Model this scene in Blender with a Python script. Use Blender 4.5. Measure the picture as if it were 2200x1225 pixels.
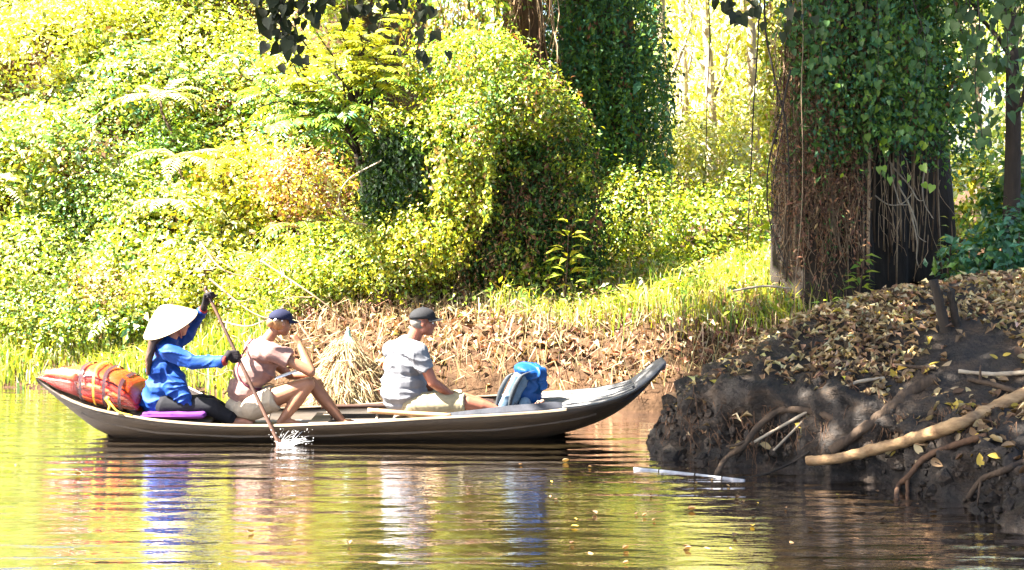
import bpy, bmesh, math, random
import numpy as np
from mathutils import Vector, Matrix

sc = bpy.context.scene
for o in list(bpy.data.objects):
    bpy.data.objects.remove(o)
COL = sc.collection
rng = np.random.default_rng(7)
random.seed(7)

# ------------------------------------------------------------------ camera
FPX, HOR, CZ = 3070.0, 400.0, 2.11          # focal length in photo pixels, horizon row, camera height
cam_d = bpy.data.cameras.new('camera')
cam = bpy.data.objects.new('camera', cam_d)
COL.objects.link(cam)
cam.location = (0, 0, CZ)
cam.rotation_euler = (math.pi / 2, 0, 0)
cam_d.sensor_width = 36.0
cam_d.lens = 36.0 * FPX / 2200.0
cam_d.shift_y = -(612.5 - HOR) / 2200.0
cam_d.clip_end = 600
cam_d.clip_start = 0.1
sc.camera = cam

# ------------------------------------------------------------------ light
SUN = Vector((-0.61, -0.12, 0.78)).normalized()
w = bpy.data.worlds.new('World')
sc.world = w
w.use_nodes = True
wn = w.node_tree
sky = wn.nodes.new('ShaderNodeTexSky')
sky.sky_type = 'NISHITA'
sky.sun_disc = False
sky.sun_elevation = math.asin(SUN.z)
sky.sun_rotation = math.atan2(SUN.x, SUN.y)
sky.dust_density = 2.5
bg = wn.nodes['Background']
bg.inputs[1].default_value = 0.05
wn.links.new(sky.outputs[0], bg.inputs[0])
sl = bpy.data.lights.new('sun', 'SUN')
sl.energy = 5.0
sl.angle = math.radians(0.53)
sl.color = (1.0, 0.95, 0.86)
sun = bpy.data.objects.new('sun', sl)
COL.objects.link(sun)
sun.location = SUN * 40
sun.rotation_euler = SUN.to_track_quat('Z', 'Y').to_euler()
sc.view_settings.view_transform = 'Standard'
sc.view_settings.look = 'None'
sc.view_settings.gamma = 1
sc.view_settings.exposure = 3.75
sc.render.engine = 'CYCLES'
cy = sc.cycles
cy.use_denoising = True
cy.max_bounces = 8
cy.diffuse_bounces = 3
cy.glossy_bounces = 4
cy.transmission_bounces = 5
cy.transparent_max_bounces = 8
cy.caustics_reflective = False
cy.caustics_refractive = False
cy.sample_clamp_indirect = 6.0


def P(px, py, Y):
    """photo pixel + depth -> world point"""
    return Vector(((px - 1100.0) / FPX * Y, Y, CZ - (py - HOR) / FPX * Y))


# ------------------------------------------------------------------ materials
def new_mat(name):
    m = bpy.data.materials.new(name)
    m.use_nodes = True
    nt = m.node_tree
    b = nt.nodes['Principled BSDF']
    return m, nt, b


def nd(nt, t, **kw):
    n = nt.nodes.new(t)
    for k, v in kw.items():
        if hasattr(n, k):
            setattr(n, k, v)
        else:
            n.inputs[k].default_value = v
    return n


def mat_noise(name, c1, c2, scale=6.0, rough=0.8, bump=0.3, stretch=(1, 1, 1), dist=0.01, spec=0.3, detail=6.0,
              c3=None, bscale=None):
    m, nt, b = new_mat(name)
    tc = nd(nt, 'ShaderNodeTexCoord')
    mp = nd(nt, 'ShaderNodeMapping')
    mp.inputs['Scale'].default_value = stretch
    nt.links.new(tc.outputs['Object'], mp.inputs[0])
    n = nd(nt, 'ShaderNodeTexNoise', Scale=scale, Detail=detail, Roughness=0.62)
    nt.links.new(mp.outputs[0], n.inputs['Vector'])
    r = nd(nt, 'ShaderNodeValToRGB')
    r.color_ramp.elements[0].color = (*c1, 1)
    r.color_ramp.elements[0].position = 0.32
    r.color_ramp.elements[1].color = (*c2, 1)
    r.color_ramp.elements[1].position = 0.68
    if c3:
        e = r.color_ramp.elements.new(0.5)
        e.color = (*c3, 1)
    nt.links.new(n.outputs['Fac'], r.inputs[0])
    nt.links.new(r.outputs[0], b.inputs['Base Color'])
    b.inputs['Roughness'].default_value = rough
    b.inputs['Specular IOR Level'].default_value = spec
    if bump:
        n2 = nd(nt, 'ShaderNodeTexNoise', Scale=bscale or scale * 3, Detail=5.0, Roughness=0.6)
        nt.links.new(mp.outputs[0], n2.inputs['Vector'])
        bp = nd(nt, 'ShaderNodeBump', Strength=bump, Distance=dist)
        nt.links.new(n2.outputs['Fac'], bp.inputs['Height'])
        nt.links.new(bp.outputs[0], b.inputs['Normal'])
    return m


def mat_leaf(name, trans=0.45, rough=0.42, spec=0.35):
    m, nt, b = new_mat(name)
    at = nd(nt, 'ShaderNodeAttribute')
    at.attribute_name = 'col'
    geo = nd(nt, 'ShaderNodeNewGeometry')
    nz = nd(nt, 'ShaderNodeTexNoise', Scale=60.0, Detail=2.0)
    mx0 = nd(nt, 'ShaderNodeHueSaturation')
    mr = nd(nt, 'ShaderNodeMapRange')
    mr.inputs[3].default_value = 0.8
    mr.inputs[4].default_value = 1.2
    nt.links.new(nz.outputs[0], mr.inputs[0])
    nt.links.new(mr.outputs[0], mx0.inputs['Value'])
    nt.links.new(at.outputs['Color'], mx0.inputs['Color'])
    nt.links.new(mx0.outputs[0], b.inputs['Base Color'])
    b.inputs['Roughness'].default_value = rough
    b.inputs['Specular IOR Level'].default_value = spec
    tr = nd(nt, 'ShaderNodeBsdfTranslucent')
    mul = nd(nt, 'ShaderNodeMixRGB', blend_type='MULTIPLY')
    mul.inputs[0].default_value = 1
    mul.inputs[2].default_value = (1.5, 1.35, 0.45, 1)
    nt.links.new(mx0.outputs[0], mul.inputs[1])
    nt.links.new(mul.outputs[0], tr.inputs[0])
    mx = nd(nt, 'ShaderNodeMixShader')
    mx.inputs[0].default_value = trans
    nt.links.new(b.outputs[0], mx.inputs[1])
    nt.links.new(tr.outputs[0], mx.inputs[2])
    nt.links.new(mx.outputs[0], nt.nodes['Material Output'].inputs[0])
    return m


def mat_water():
    m, nt, b = new_mat('river_water')
    b.inputs['Base Color'].default_value = (0.013, 0.009, 0.004, 1)
    b.inputs['Roughness'].default_value = 0.02
    b.inputs['IOR'].default_value = 2.4
    b.inputs['Specular IOR Level'].default_value = 0.5
    tc = nd(nt, 'ShaderNodeTexCoord')

    def noise(sx, sy, rot, scale, det, rough=0.5):
        mp = nd(nt, 'ShaderNodeMapping')
        mp.inputs['Rotation'].default_value = (0, 0, rot)
        mp.inputs['Scale'].default_value = (sx, sy, 1)
        nt.links.new(tc.outputs['Object'], mp.inputs[0])
        n = nd(nt, 'ShaderNodeTexNoise', Scale=scale, Detail=det, Roughness=rough)
        nt.links.new(mp.outputs[0], n.inputs['Vector'])
        return n.outputs['Fac']

    def math_(op, a, bb):
        n = nd(nt, 'ShaderNodeMath', operation=op)
        for i, v in ((0, a), (1, bb)):
            if isinstance(v, (int, float)):
                n.inputs[i].default_value = v
            else:
                nt.links.new(v, n.inputs[i])
        return n.outputs[0]
    # long crested wake ripples, crest lines nearly along the boat
    mp = nd(nt, 'ShaderNodeMapping')
    mp.inputs['Rotation'].default_value = (0, 0, math.radians(4))
    mp.inputs['Scale'].default_value = (0.16, 1, 1)
    nt.links.new(tc.outputs['Object'], mp.inputs[0])
    wv = nd(nt, 'ShaderNodeTexWave', wave_type='BANDS', bands_direction='Y', wave_profile='SIN', Scale=1.25,
            Distortion=5.0, Detail=3.0)
    wv.inputs['Detail Scale'].default_value = 1.3
    nt.links.new(mp.outputs[0], wv.inputs['Vector'])
    patch = noise(0.35, 0.5, 0.2, 0.7, 2.0)
    pr = nd(nt, 'ShaderNodeMapRange')
    pr.inputs[1].default_value = 0.35
    pr.inputs[2].default_value = 0.65
    nt.links.new(patch, pr.inputs[0])
    h = math_('MULTIPLY', wv.outputs['Fac'], math_('MULTIPLY', pr.outputs[0], 0.38))
    h = math_('ADD', h, math_('MULTIPLY', noise(0.34, 1.6, 0.05, 1.7, 3.0), 0.85))
    h = math_('ADD', h, math_('MULTIPLY', noise(0.6, 1.7, -0.06, 6.5, 4.0), 0.40))
    h = math_('ADD', h, math_('MULTIPLY', noise(1.0, 1.6, 0.1, 24.0, 2.0), 0.035))
    bp = nd(nt, 'ShaderNodeBump', Strength=1.0, Distance=0.018)
    nt.links.new(h, bp.inputs['Height'])
    nt.links.new(bp.outputs[0], b.inputs['Normal'])
    b.inputs['Specular IOR Level'].default_value = 0.0
    gl_ = nd(nt, 'ShaderNodeBsdfGlossy', Roughness=0.02)
    gl_.inputs['Color'].default_value = (0.98, 0.94, 0.95, 1)
    nt.links.new(bp.outputs[0], gl_.inputs['Normal'])
    fr = nd(nt, 'ShaderNodeFresnel', IOR=1.45)
    nt.links.new(bp.outputs[0], fr.inputs['Normal'])
    fac = nd(nt, 'ShaderNodeMath', operation='MULTIPLY', use_clamp=True)
    fac.inputs[1].default_value = 2.6
    nt.links.new(fr.outputs[0], fac.inputs[0])
    ms = nd(nt, 'ShaderNodeMixShader')
    nt.links.new(fac.outputs[0], ms.inputs[0])
    nt.links.new(b.outputs[0], ms.inputs[1])
    nt.links.new(gl_.outputs[0], ms.inputs[2])
    nt.links.new(ms.outputs[0], nt.nodes['Material Output'].inputs[0])
    return m


def mat_cloth(name, c, c2=None, rough=0.85, scale=14.0, bump=0.25, sheen=0.2, stretch=(1, 1, 1)):
    c2 = c2 or tuple(x * 0.82 for x in c)
    m = mat_noise(name, c2, c, scale=scale, rough=rough, bump=bump, dist=0.006, spec=0.25, detail=4.0, bscale=38.0,
                  stretch=stretch)
    return m


M = {}
M['leaf'] = mat_leaf('leaf', trans=0.4, rough=0.38, spec=0.5)
M['leaf_dull'] = mat_leaf('leaf_dull', trans=0.3, rough=0.55, spec=0.25)
M['dry'] = mat_leaf('dry_leaf', trans=0.12, rough=0.7, spec=0.2)
M['bark'] = mat_noise('bark', (0.022, 0.014, 0.009), (0.11, 0.07, 0.042), 7, 0.9, 0.9, (1, 1, 0.25), 0.03)
M['bark_red'] = mat_noise('bark_reddish', (0.04, 0.02, 0.011), (0.16, 0.085, 0.045), 9, 0.9, 0.9, (1, 1, 0.2), 0.02)
M['bark_dark'] = mat_noise('bark_dark', (0.008, 0.006, 0.0045), (0.032, 0.023, 0.016), 8, 0.9, 0.8, (1, 1, 0.3), 0.02)
M['bark_pale'] = mat_noise('bark_pale', (0.20, 0.15, 0.10), (0.42, 0.33, 0.23), 8, 0.85, 0.6, (1, 1, 0.25), 0.015)
M['branch'] = mat_noise('stripped_branch', (0.10, 0.05, 0.022), (0.46, 0.28, 0.13), 12, 0.7, 1.0, (0.35, 1, 1), 0.01)
M['twig'] = mat_noise('dry_twig', (0.16, 0.10, 0.06), (0.38, 0.26, 0.15), 12, 0.85, 0.3)
M['mud'] = mat_noise('mud', (0.005, 0.0031, 0.0018), (0.042, 0.025, 0.013), 5.5, 0.72, 1.0, (1, 1, 1.6), 0.05, 0.35,
                     10.0, (0.013, 0.008, 0.0044), 16.0)
M['earth'] = mat_noise('earth', (0.022, 0.012, 0.0065), (0.09, 0.050, 0.026), 2.5, 0.95, 1.0, (1, 1, 1), 0.05, 0.1, 8.0)
M['water'] = mat_water()
M['hull'] = mat_noise('weathered_hull', (0.009, 0.0055, 0.003), (0.046, 0.029, 0.015), 6, 0.62, 0.8, (0.25, 1, 2.2), 0.008,
                      0.35)
M['plank'] = mat_noise('grey_plank', (0.085, 0.080, 0.078), (0.20, 0.195, 0.19), 6, 0.75, 0.5, (0.2, 2, 2), 0.006)
M['plank_in'] = mat_noise('inner_plank', (0.10, 0.075, 0.055), (0.24, 0.18, 0.13), 6, 0.8, 0.4, (0.2, 2, 2), 0.006)
M['worn'] = mat_noise('worn_edge', (0.05, 0.034, 0.02), (0.34, 0.26, 0.17), 4, 0.7, 0.3, (0.35, 1, 1), 0.004)
M['paddle'] = mat_noise('paddle_wood', (0.025, 0.010, 0.006), (0.075, 0.034, 0.019), 8, 0.5, 0.2, (0.3, 1, 0.3), 0.004)
M['oar'] = mat_noise('oar_wood', (0.30, 0.17, 0.08), (0.50, 0.31, 0.16), 8, 0.6, 0.2, (0.3, 1, 1), 0.004)
M['blade'] = mat_noise('blade_dark', (0.012, 0.013, 0.018), (0.035, 0.036, 0.045), 8, 0.55, 0.2)
M['skin'] = mat_noise('skin_fair', (0.19, 0.078, 0.04), (0.26, 0.115, 0.062), 9, 0.5, 0.12, dist=0.003, spec=0.35)
M['skin_red'] = mat_noise('skin_sunburnt', (0.20, 0.062, 0.034), (0.27, 0.093, 0.052), 9, 0.5, 0.15, dist=0.003, spec=0.35)
M['skin_tan'] = mat_noise('skin_tan', (0.33, 0.14, 0.085), (0.42, 0.2, 0.125), 9, 0.5, 0.12, dist=0.003)
M['lip'] = mat_noise('lip', (0.42, 0.14, 0.11), (0.5, 0.18, 0.14), 9, 0.45, 0)
M['eye_white'] = mat_noise('eye_white', (0.7, 0.68, 0.64), (0.78, 0.76, 0.72), 5, 0.2, 0)
M['iris'] = mat_noise('iris', (0.03, 0.025, 0.02), (0.05, 0.04, 0.03), 5, 0.2, 0)
M['blue_shirt'] = mat_cloth('blue_cotton', (0.0015, 0.040, 0.21), (0.001, 0.027, 0.15), 0.7)
M['pink_shirt'] = mat_cloth('pink_jersey', (0.27, 0.155, 0.132), (0.22, 0.122, 0.104))
M['grey_shirt'] = mat_cloth('grey_jersey', (0.165, 0.165, 0.178), (0.135, 0.135, 0.147))
M['khaki'] = mat_cloth('khaki_cotton', (0.28, 0.23, 0.14), (0.21, 0.17, 0.10))
M['cream'] = mat_cloth('cream_cotton', (0.44, 0.35, 0.25), (0.34, 0.26, 0.18))
M['black_cloth'] = mat_cloth('black_cotton', (0.005, 0.005, 0.008), (0.003, 0.003, 0.005))
M['navy'] = mat_cloth('navy_cap', (0.006, 0.008, 0.032), (0.004, 0.005, 0.02))
M['charcoal'] = mat_cloth('charcoal_cap', (0.012, 0.0115, 0.013), (0.008, 0.008, 0.009))
M['glove'] = mat_cloth('black_glove', (0.010, 0.006, 0.008), (0.006, 0.004, 0.005))
M['cuff'] = mat_cloth('red_cuff', (0.32, 0.04, 0.03), (0.22, 0.025, 0.02))
M['hair_dark'] = mat_noise('hair_dark', (0.02, 0.012, 0.008), (0.09, 0.045, 0.025), 30, 0.4, 0.5, (1, 1, 0.08), 0.004)
M['hair_blond'] = mat_noise('hair_blond', (0.20, 0.09, 0.03), (0.36, 0.19, 0.075), 30, 0.45, 0.5, (1, 1, 0.3), 0.004)
M['hair_grey'] = mat_noise('hair_grey', (0.10, 0.085, 0.07), (0.19, 0.17, 0.15), 40, 0.6, 0.4, (1, 1, 0.3), 0.003)
M['palm_hat'] = mat_noise('palm_leaf_hat', (0.38, 0.29, 0.15), (0.56, 0.47, 0.28), 10, 0.6, 0.3, (1, 1, 1), 0.003)
M['orange'] = mat_cloth('orange_nylon', (0.55, 0.055, 0.004), (0.42, 0.032, 0.003), 0.5, 8.0, 0.4)
M['orange_red'] = mat_cloth('red_orange_nylon', (0.48, 0.018, 0.004), (0.36, 0.010, 0.003), 0.45, 8.0, 0.4)
M['webbing'] = mat_cloth('dark_webbing', (0.05, 0.012, 0.016), (0.03, 0.008, 0.01))
M['yellow_rope'] = mat_noise('yellow_rope', (0.62, 0.36, 0.02), (0.80, 0.55, 0.05), 60, 0.6, 0.6, dist=0.003)
M['purple'] = mat_cloth('purple_cushion', (0.13, 0.025, 0.19), (0.09, 0.016, 0.13))
M['pack_blue'] = mat_cloth('blue_nylon', (0.002, 0.052, 0.19), (0.0015, 0.034, 0.13), 0.5, 9, 0.35)
M['pack_light'] = mat_cloth('pale_mesh', (0.14, 0.21, 0.28), (0.08, 0.13, 0.18), 0.7)
M['pack_strap'] = mat_cloth('grey_strap', (0.045, 0.05, 0.056), (0.025, 0.03, 0.034), 0.7)
M['white'] = mat_noise('white_board', (0.62, 0.60, 0.57), (0.78, 0.77, 0.74), 7, 0.6, 0.1)
M['paper'] = mat_noise('white_paper', (0.72, 0.72, 0.74), (0.8, 0.8, 0.82), 7, 0.7, 0.1)
M['maroon'] = mat_cloth('maroon_strap', (0.10, 0.012, 0.03), (0.06, 0.008, 0.02))
M['bleached'] = mat_noise('bleached_pole', (0.16, 0.16, 0.17), (0.42, 0.42, 0.44), 14, 0.5, 0.3, (0.3, 1, 1), 0.005)
M['net'] = mat_cloth('green_net', (0.35, 0.55, 0.42), (0.25, 0.42, 0.32))
m, nt, b = new_mat('clear_sack')
gl = nd(nt, 'ShaderNodeBsdfGlossy', Roughness=0.18)
tp = nd(nt, 'ShaderNodeBsdfTransparent')
tc = nd(nt, 'ShaderNodeTexCoord')
n1 = nd(nt, 'ShaderNodeTexNoise', Scale=9.0, Detail=4.0)
nt.links.new(tc.outputs['Object'], n1.inputs['Vector'])
bp = nd(nt, 'ShaderNodeBump', Strength=0.9, Distance=0.03)
nt.links.new(n1.outputs[0], bp.inputs['Height'])
nt.links.new(bp.outputs[0], gl.inputs['Normal'])
mx = nd(nt, 'ShaderNodeMixShader')
mx.inputs[0].default_value = 0.03
nt.links.new(tp.outputs[0], mx.inputs[1])
nt.links.new(gl.outputs[0], mx.inputs[2])
nt.links.new(mx.outputs[0], nt.nodes['Material Output'].inputs[0])
M['sack'] = m
m, nt, b = new_mat('splash_water')
b.inputs['Base Color'].default_value = (0.85, 0.85, 0.83, 1)
b.inputs['Roughness'].default_value = 0.08
b.inputs['Transmission Weight'].default_value = 0.1
b.inputs['IOR'].default_value = 1.33
M['splash'] = m


# ------------------------------------------------------------------ mesh helpers
def link(o, parent=None):
    COL.objects.link(o)
    if parent is not None:
        o.parent = parent
    return o


def tag(o, label=None, cat=None, group=None, kind=None):
    if label: o['label'] = label
    if cat: o['category'] = cat
    if group: o['group'] = group
    if kind: o['kind'] = kind
    return o


def empty(name, loc=(0, 0, 0)):
    o = bpy.data.objects.new(name, None)
    o.empty_display_size = 0.1
    o.location = loc
    return link(o)


def obj(name, me, mat, parent=None, world=True):
    """mesh given in world coordinates; parents are unrotated empties, so only the offset is removed"""
    if mat is not None and not me.materials:
        me.materials.append(mat)
    o = bpy.data.objects.new(name, me)
    link(o, parent)
    if world and parent is not None:
        p, off = parent, Vector((0, 0, 0))
        while p is not None:
            off += p.location
            p = p.parent
        o.location = -off
    return o


def mesh_np(name, v, f, cols=None, smooth=False):
    me = bpy.data.meshes.new(name)
    v = np.asarray(v, dtype=np.float32)
    if isinstance(f, np.ndarray):
        nf, k = f.shape
        me.vertices.add(len(v))
        me.vertices.foreach_set('co', v.ravel())
        me.loops.add(nf * k)
        me.loops.foreach_set('vertex_index', f.astype(np.int32).ravel())
        me.polygons.add(nf)
        me.polygons.foreach_set('loop_start', np.arange(0, nf * k, k, dtype=np.int32))
        me.update(calc_edges=True)
    else:
        me.from_pydata([tuple(map(float, x)) for x in v], [], f)
        me.update()
    if cols is not None:
        a = me.attributes.new('col', 'FLOAT_COLOR', 'POINT')
        c = np.ones((len(v), 4), dtype=np.float32)
        c[:, :3] = cols
        a.data.foreach_set('color', c.ravel())
    me.polygons.foreach_set('use_smooth', np.full(len(me.polygons), smooth))
    me.update()
    return me


def nrm(v):
    return v / np.maximum(np.linalg.norm(v, axis=-1, keepdims=True), 1e-9)


class SinNoise:
    def __init__(s, seed, freq, n=7, dim=3):
        r = np.random.default_rng(seed)
        s.k = nrm(r.normal(size=(n, dim))) * freq * r.uniform(0.6, 1.7, (n, 1))
        s.p = r.uniform(0, 6.28, n)

    def __call__(s, x):
        return np.sin(np.asarray(x) @ s.k.T + s.p).mean(-1) * 1.6


def pick(n, palette, jit=0.18, groups=None):
    """palette: [(rgb, weight)...]; groups: cluster index for coherent picks"""
    cols = np.array([p[0] for p in palette])
    wt = np.array([p[1] for p in palette], float)
    wt /= wt.sum()
    idx = rng.choice(len(cols), n, p=wt)
    if groups is not None:
        gi = rng.choice(len(cols), groups.max() + 1, p=wt)
        keep = rng.random(n) < 0.65
        idx = np.where(keep, gi[groups], idx)
    c = cols[idx] * np.exp(rng.normal(0, jit, (n, 1))) * np.exp(rng.normal(0, jit * 0.3, (n, 3)))
    return np.clip(c, 0, 0.85)


def leaf_mesh(name, pos, n, ax, L, W, cols, fold=0.12, droop=0.15):
    """one mesh of many folded leaves (5 verts, 2 quads each)"""
    N = len(pos)
    ax = nrm(ax)
    s = nrm(np.cross(n, ax))
    n = np.cross(ax, s)
    L = np.broadcast_to(np.asarray(L, float), (N,))[:, None]
    W = np.broadcast_to(np.asarray(W, float), (N,))[:, None]
    up = fold * W * n
    v = np.empty((N, 5, 3))
    v[:, 0] = pos
    v[:, 1] = pos + ax * L * 0.42 + s * W * 0.5 + up
    v[:, 2] = pos + ax * L * 0.5
    v[:, 3] = pos + ax * L * 0.42 - s * W * 0.5 + up
    v[:, 4] = pos + ax * L - n * droop * L
    b0 = np.arange(N)[:, None] * 5
    f = np.concatenate([b0 + np.array([[0, 2, 4, 1]]), b0 + np.array([[0, 3, 4, 2]])])
    return mesh_np(name, v.reshape(-1, 3), f, np.repeat(cols, 5, axis=0))


def blade_mesh(name, pos, lean, h, wd, cols):
    """grass blades: 5 verts, 3 tris each"""
    N = len(pos)
    h = h[:, None]
    wd = wd[:, None]
    ang = rng.uniform(0, 6.28, N)
    s = np.stack([np.cos(ang), np.sin(ang) * 0.5, np.zeros(N)], 1)
    up = np.array([0, 0, 1.0])
    ll = np.linalg.norm(lean, axis=1, keepdims=True)
    mid = pos + (up * 0.62 + lean * 0.22) * h
    tip = pos + (up * (1.0 - 0.45 * ll) + lean) * h
    v = np.empty((N, 5, 3))
    v[:, 0] = pos - s * wd * 0.5
    v[:, 1] = pos + s * wd * 0.5
    v[:, 2] = mid - s * wd * 0.42
    v[:, 3] = mid + s * wd * 0.42
    v[:, 4] = tip
    b0 = np.arange(N)[:, None] * 5
    f = np.concatenate([b0 + np.array([[0, 1, 3]]), b0 + np.array([[0, 3, 2]]), b0 + np.array([[2, 3, 4]])])
    return mesh_np(name, v.reshape(-1, 3), f, np.repeat(cols, 5, axis=0))


def clusters(c, n, per, spread, out=0.6, upw=0.5, rnd=0.55, down=0.2):
    """cluster centres + normals -> leaf positions, normals, axes, cluster ids"""
    Mc = len(c)
    g = np.repeat(np.arange(Mc), per)
    N = len(g)
    p = c[g] + rng.normal(size=(N, 3)) * spread
    nn = nrm(n[g] * out + np.array([0, 0, upw]) + rng.normal(size=(N, 3)) * rnd)
    a = rng.normal(size=(N, 3)) + n[g] * 0.5 + np.array([0, 0, -down * 2.2])
    a = a - nn * (a * nn).sum(1, keepdims=True)
    return p, nn, nrm(a), g


def blob_points(blobs, M_, skip=0.88):
    """points on the outside of a union of ellipsoids [(cx,cy,cz,rx,ry,rz)]"""
    B = np.array(blobs, float)
    area = (B[:, 3] * B[:, 4] + B[:, 3] * B[:, 5] + B[:, 4] * B[:, 5])
    k = rng.choice(len(B), M_ * 2, p=area / area.sum())
    d = nrm(rng.normal(size=(len(k), 3)))
    rr = rng.uniform(0.80, 1.06, (len(k), 1))
    p = B[k, :3] + d * B[k, 3:] * rr
    keep = np.ones(len(k), bool)
    for i in range(len(B)):
        q = (((p - B[i, :3]) / B[i, 3:]) ** 2).sum(1)
        keep &= (q > skip ** 2) | (k == i)
    p, d, k = p[keep][:M_], d[keep][:M_], k[keep][:M_]
    n = nrm(d / B[k, 3:])
    return p, n


def px_blob(px, py, Y, rx, rz, ry=None):
    """ellipsoid from photo pixels (radii in pixels) at depth Y (ry metres)"""
    c = P(px, py, Y)
    k = Y / FPX
    return (c.x, c.y, c.z, rx * k, ry if ry else rx * k * 0.8, rz * k)


def tube_arrays(pts, rad, sides=8, cap=True):
    pts = np.asarray([tuple(p) for p in pts], float)
    n = len(pts)
    rad = np.broadcast_to(np.asarray(rad, float), (n,))
    t = np.gradient(pts, axis=0)
    t = nrm(t)
    ref = np.array([0, 0, 1.0]) if abs(t[:, 2].mean()) < 0.8 else np.array([1.0, 0, 0])
    u = nrm(np.cross(t, ref))
    v = np.cross(t, u)
    a = np.linspace(0, 2 * np.pi, sides, endpoint=False)
    ring = (u[:, None] * np.cos(a)[None, :, None] + v[:, None] * np.sin(a)[None, :, None]) * rad[:, None, None]
    V = (pts[:, None] + ring).reshape(-1, 3)
    F = []
    for i in range(n - 1):
        for j in range(sides):
            k = (j + 1) % sides
            F.append((i * sides + j, i * sides + k, (i + 1) * sides + k, (i + 1) * sides + j))
    if cap:
        F.append(tuple(range(sides))[::-1])
        F.append(tuple((n - 1) * sides + j for j in range(sides)))
    return V, F


class MB:
    def __init__(s):
        s.v, s.f, s.n = [], [], 0

    def add(s, V, F):
        s.v.append(np.asarray(V, float))
        s.f += [tuple(i + s.n for i in f) for f in F]
        s.n += len(V)
        return s

    def tube(s, pts, rad, sides=8, cap=True):
        return s.add(*tube_arrays(pts, rad, sides, cap))

    def box(s, c, size, R=None):
        h = np.array(size) / 2
        V = np.array([(x, y, z) for x in (-1, 1) for y in (-1, 1) for z in (-1, 1)]) * h
        if R is not None:
            V = V @ np.array(R).T
        V = V + np.array(tuple(c))
        return s.add(V, [(0, 1, 3, 2), (4, 6, 7, 5), (0, 4, 5, 1), (2, 3, 7, 6), (0, 2, 6, 4), (1, 5, 7, 3)])

    def sphere(s, c, r, R=None, seg=14, rings=9):
        r = np.broadcast_to(np.asarray(r, float), (3,))
        V = [(0, 0, 1)]
        for i in range(1, rings):
            t = math.pi * i / rings
            for j in range(seg):
                a = 2 * math.pi * j / seg
                V.append((math.sin(t) * math.cos(a), math.sin(t) * math.sin(a), math.cos(t)))
        V.append((0, 0, -1))
        F = [(0, 1 + j, 1 + (j + 1) % seg) for j in range(seg)]
        for i in range(rings - 2):
            for j in range(seg):
                a, b_ = 1 + i * seg + j, 1 + i * seg + (j + 1) % seg
                F.append((a, a + seg, b_ + seg, b_))
        last = 1 + (rings - 1) * seg
        F += [(last, last - seg + (j + 1) % seg, last - seg + j) for j in range(seg)]
        V = np.array(V) * r
        if R is not None:
            V = V @ np.array(R).T
        return s.add(V + np.array(tuple(c)), F)

    def cone(s, p1, r1, p2, r2, flat2=False):
        """round cone (sphere ends); flat2 leaves the second end flat like a hem"""
        s.sphere(p1, r1, seg=16, rings=10)
        if not flat2:
            s.sphere(p2, r2, seg=16, rings=10)
        return s.tube([p1, p2], [r1, r2], 16)

    def chain(s, pts, rad):
        for i in range(len(pts) - 1):
            s.cone(pts[i], rad[i], pts[i + 1], rad[i + 1])
        return s

    def mesh(s, name, smooth=True, cols=None):
        v = np.concatenate(s.v)
        me = mesh_np(name, v, s.f, None if cols is None else np.broadcast_to(cols, (len(v), 3)), smooth)
        return me

    def remesh(s, name, voxel=0.008, smooth=4, fold=None):
        """union of everything as one continuous skin"""
        me = s.mesh(name + '_tmp')
        o = bpy.data.objects.new('tmp', me)
        COL.objects.link(o)
        m = o.modifiers.new('r', 'REMESH')
        m.mode = 'VOXEL'
        m.voxel_size = voxel
        m.adaptivity = 0
        if smooth:
            q = o.modifiers.new('s', 'SMOOTH')
            q.factor = 0.5
            q.iterations = smooth
        dg = bpy.context.evaluated_depsgraph_get()
        out = bpy.data.meshes.new_from_object(o.evaluated_get(dg))
        out.name = name
        bpy.data.objects.remove(o)
        bpy.data.meshes.remove(me)
        n = len(out.vertices)
        if fold:
            co = np.empty(n * 3, np.float32)
            out.vertices.foreach_get('co', co)
            co = co.reshape(-1, 3)
            no = np.empty(n * 3, np.float32)
            out.vertices.foreach_get('normal', no)
            no = no.reshape(-1, 3)
            co = co + no * fold(co)[:, None]
            out.vertices.foreach_set('co', co.astype(np.float32).ravel())
        out.polygons.foreach_set('use_smooth', np.ones(len(out.polygons), bool))
        out.update()
        return out


def folds(seed, direction, freq, amp, warp=0.05):
    """soft cloth creases running across 'direction', each in its own patches"""
    r = np.random.default_rng(seed)
    d = nrm(np.array(direction, float))
    ks = [nrm(d + r.normal(size=3) * 0.45) * freq * r.uniform(0.7, 1.35) for _ in range(6)]
    ph = r.uniform(0, 6.28, 6)
    masks = [SinNoise(seed + 10 + i, 11.0, 4) for i in range(6)]
    w1 = SinNoise(seed, 10.0)
    sm = SinNoise(seed + 2, 26.0)

    def f(co):
        h = np.zeros(len(co))
        for k, p_, m_ in zip(ks, ph, masks):
            ridge = 1 - np.abs(np.sin(0.5 * (co @ k) + p_ + w1(co) * warp * freq))
            h += np.clip(m_(co) - 0.1, 0, 0.8) * (ridge ** 3 - 0.25)
        return amp * 1.5 * h + amp * 0.18 * sm(co)
    return f


def curve_pts(p0, p1, sag=0.0, n=10, wob=0.0, seed=0):
    r = np.random.default_rng(seed)
    p0, p1 = np.array(tuple(p0)), np.array(tuple(p1))
    t = np.linspace(0, 1, n)[:, None]
    p = p0 + (p1 - p0) * t
    p[:, 2] -= sag * 4 * (t * (1 - t))[:, 0]
    if wob:
        L = np.linalg.norm(p1 - p0)
        for k in range(1, 4):
            a = r.normal(size=3) * wob * L / k
            p += np.sin(t * math.pi * k) * a
    return p


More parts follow.
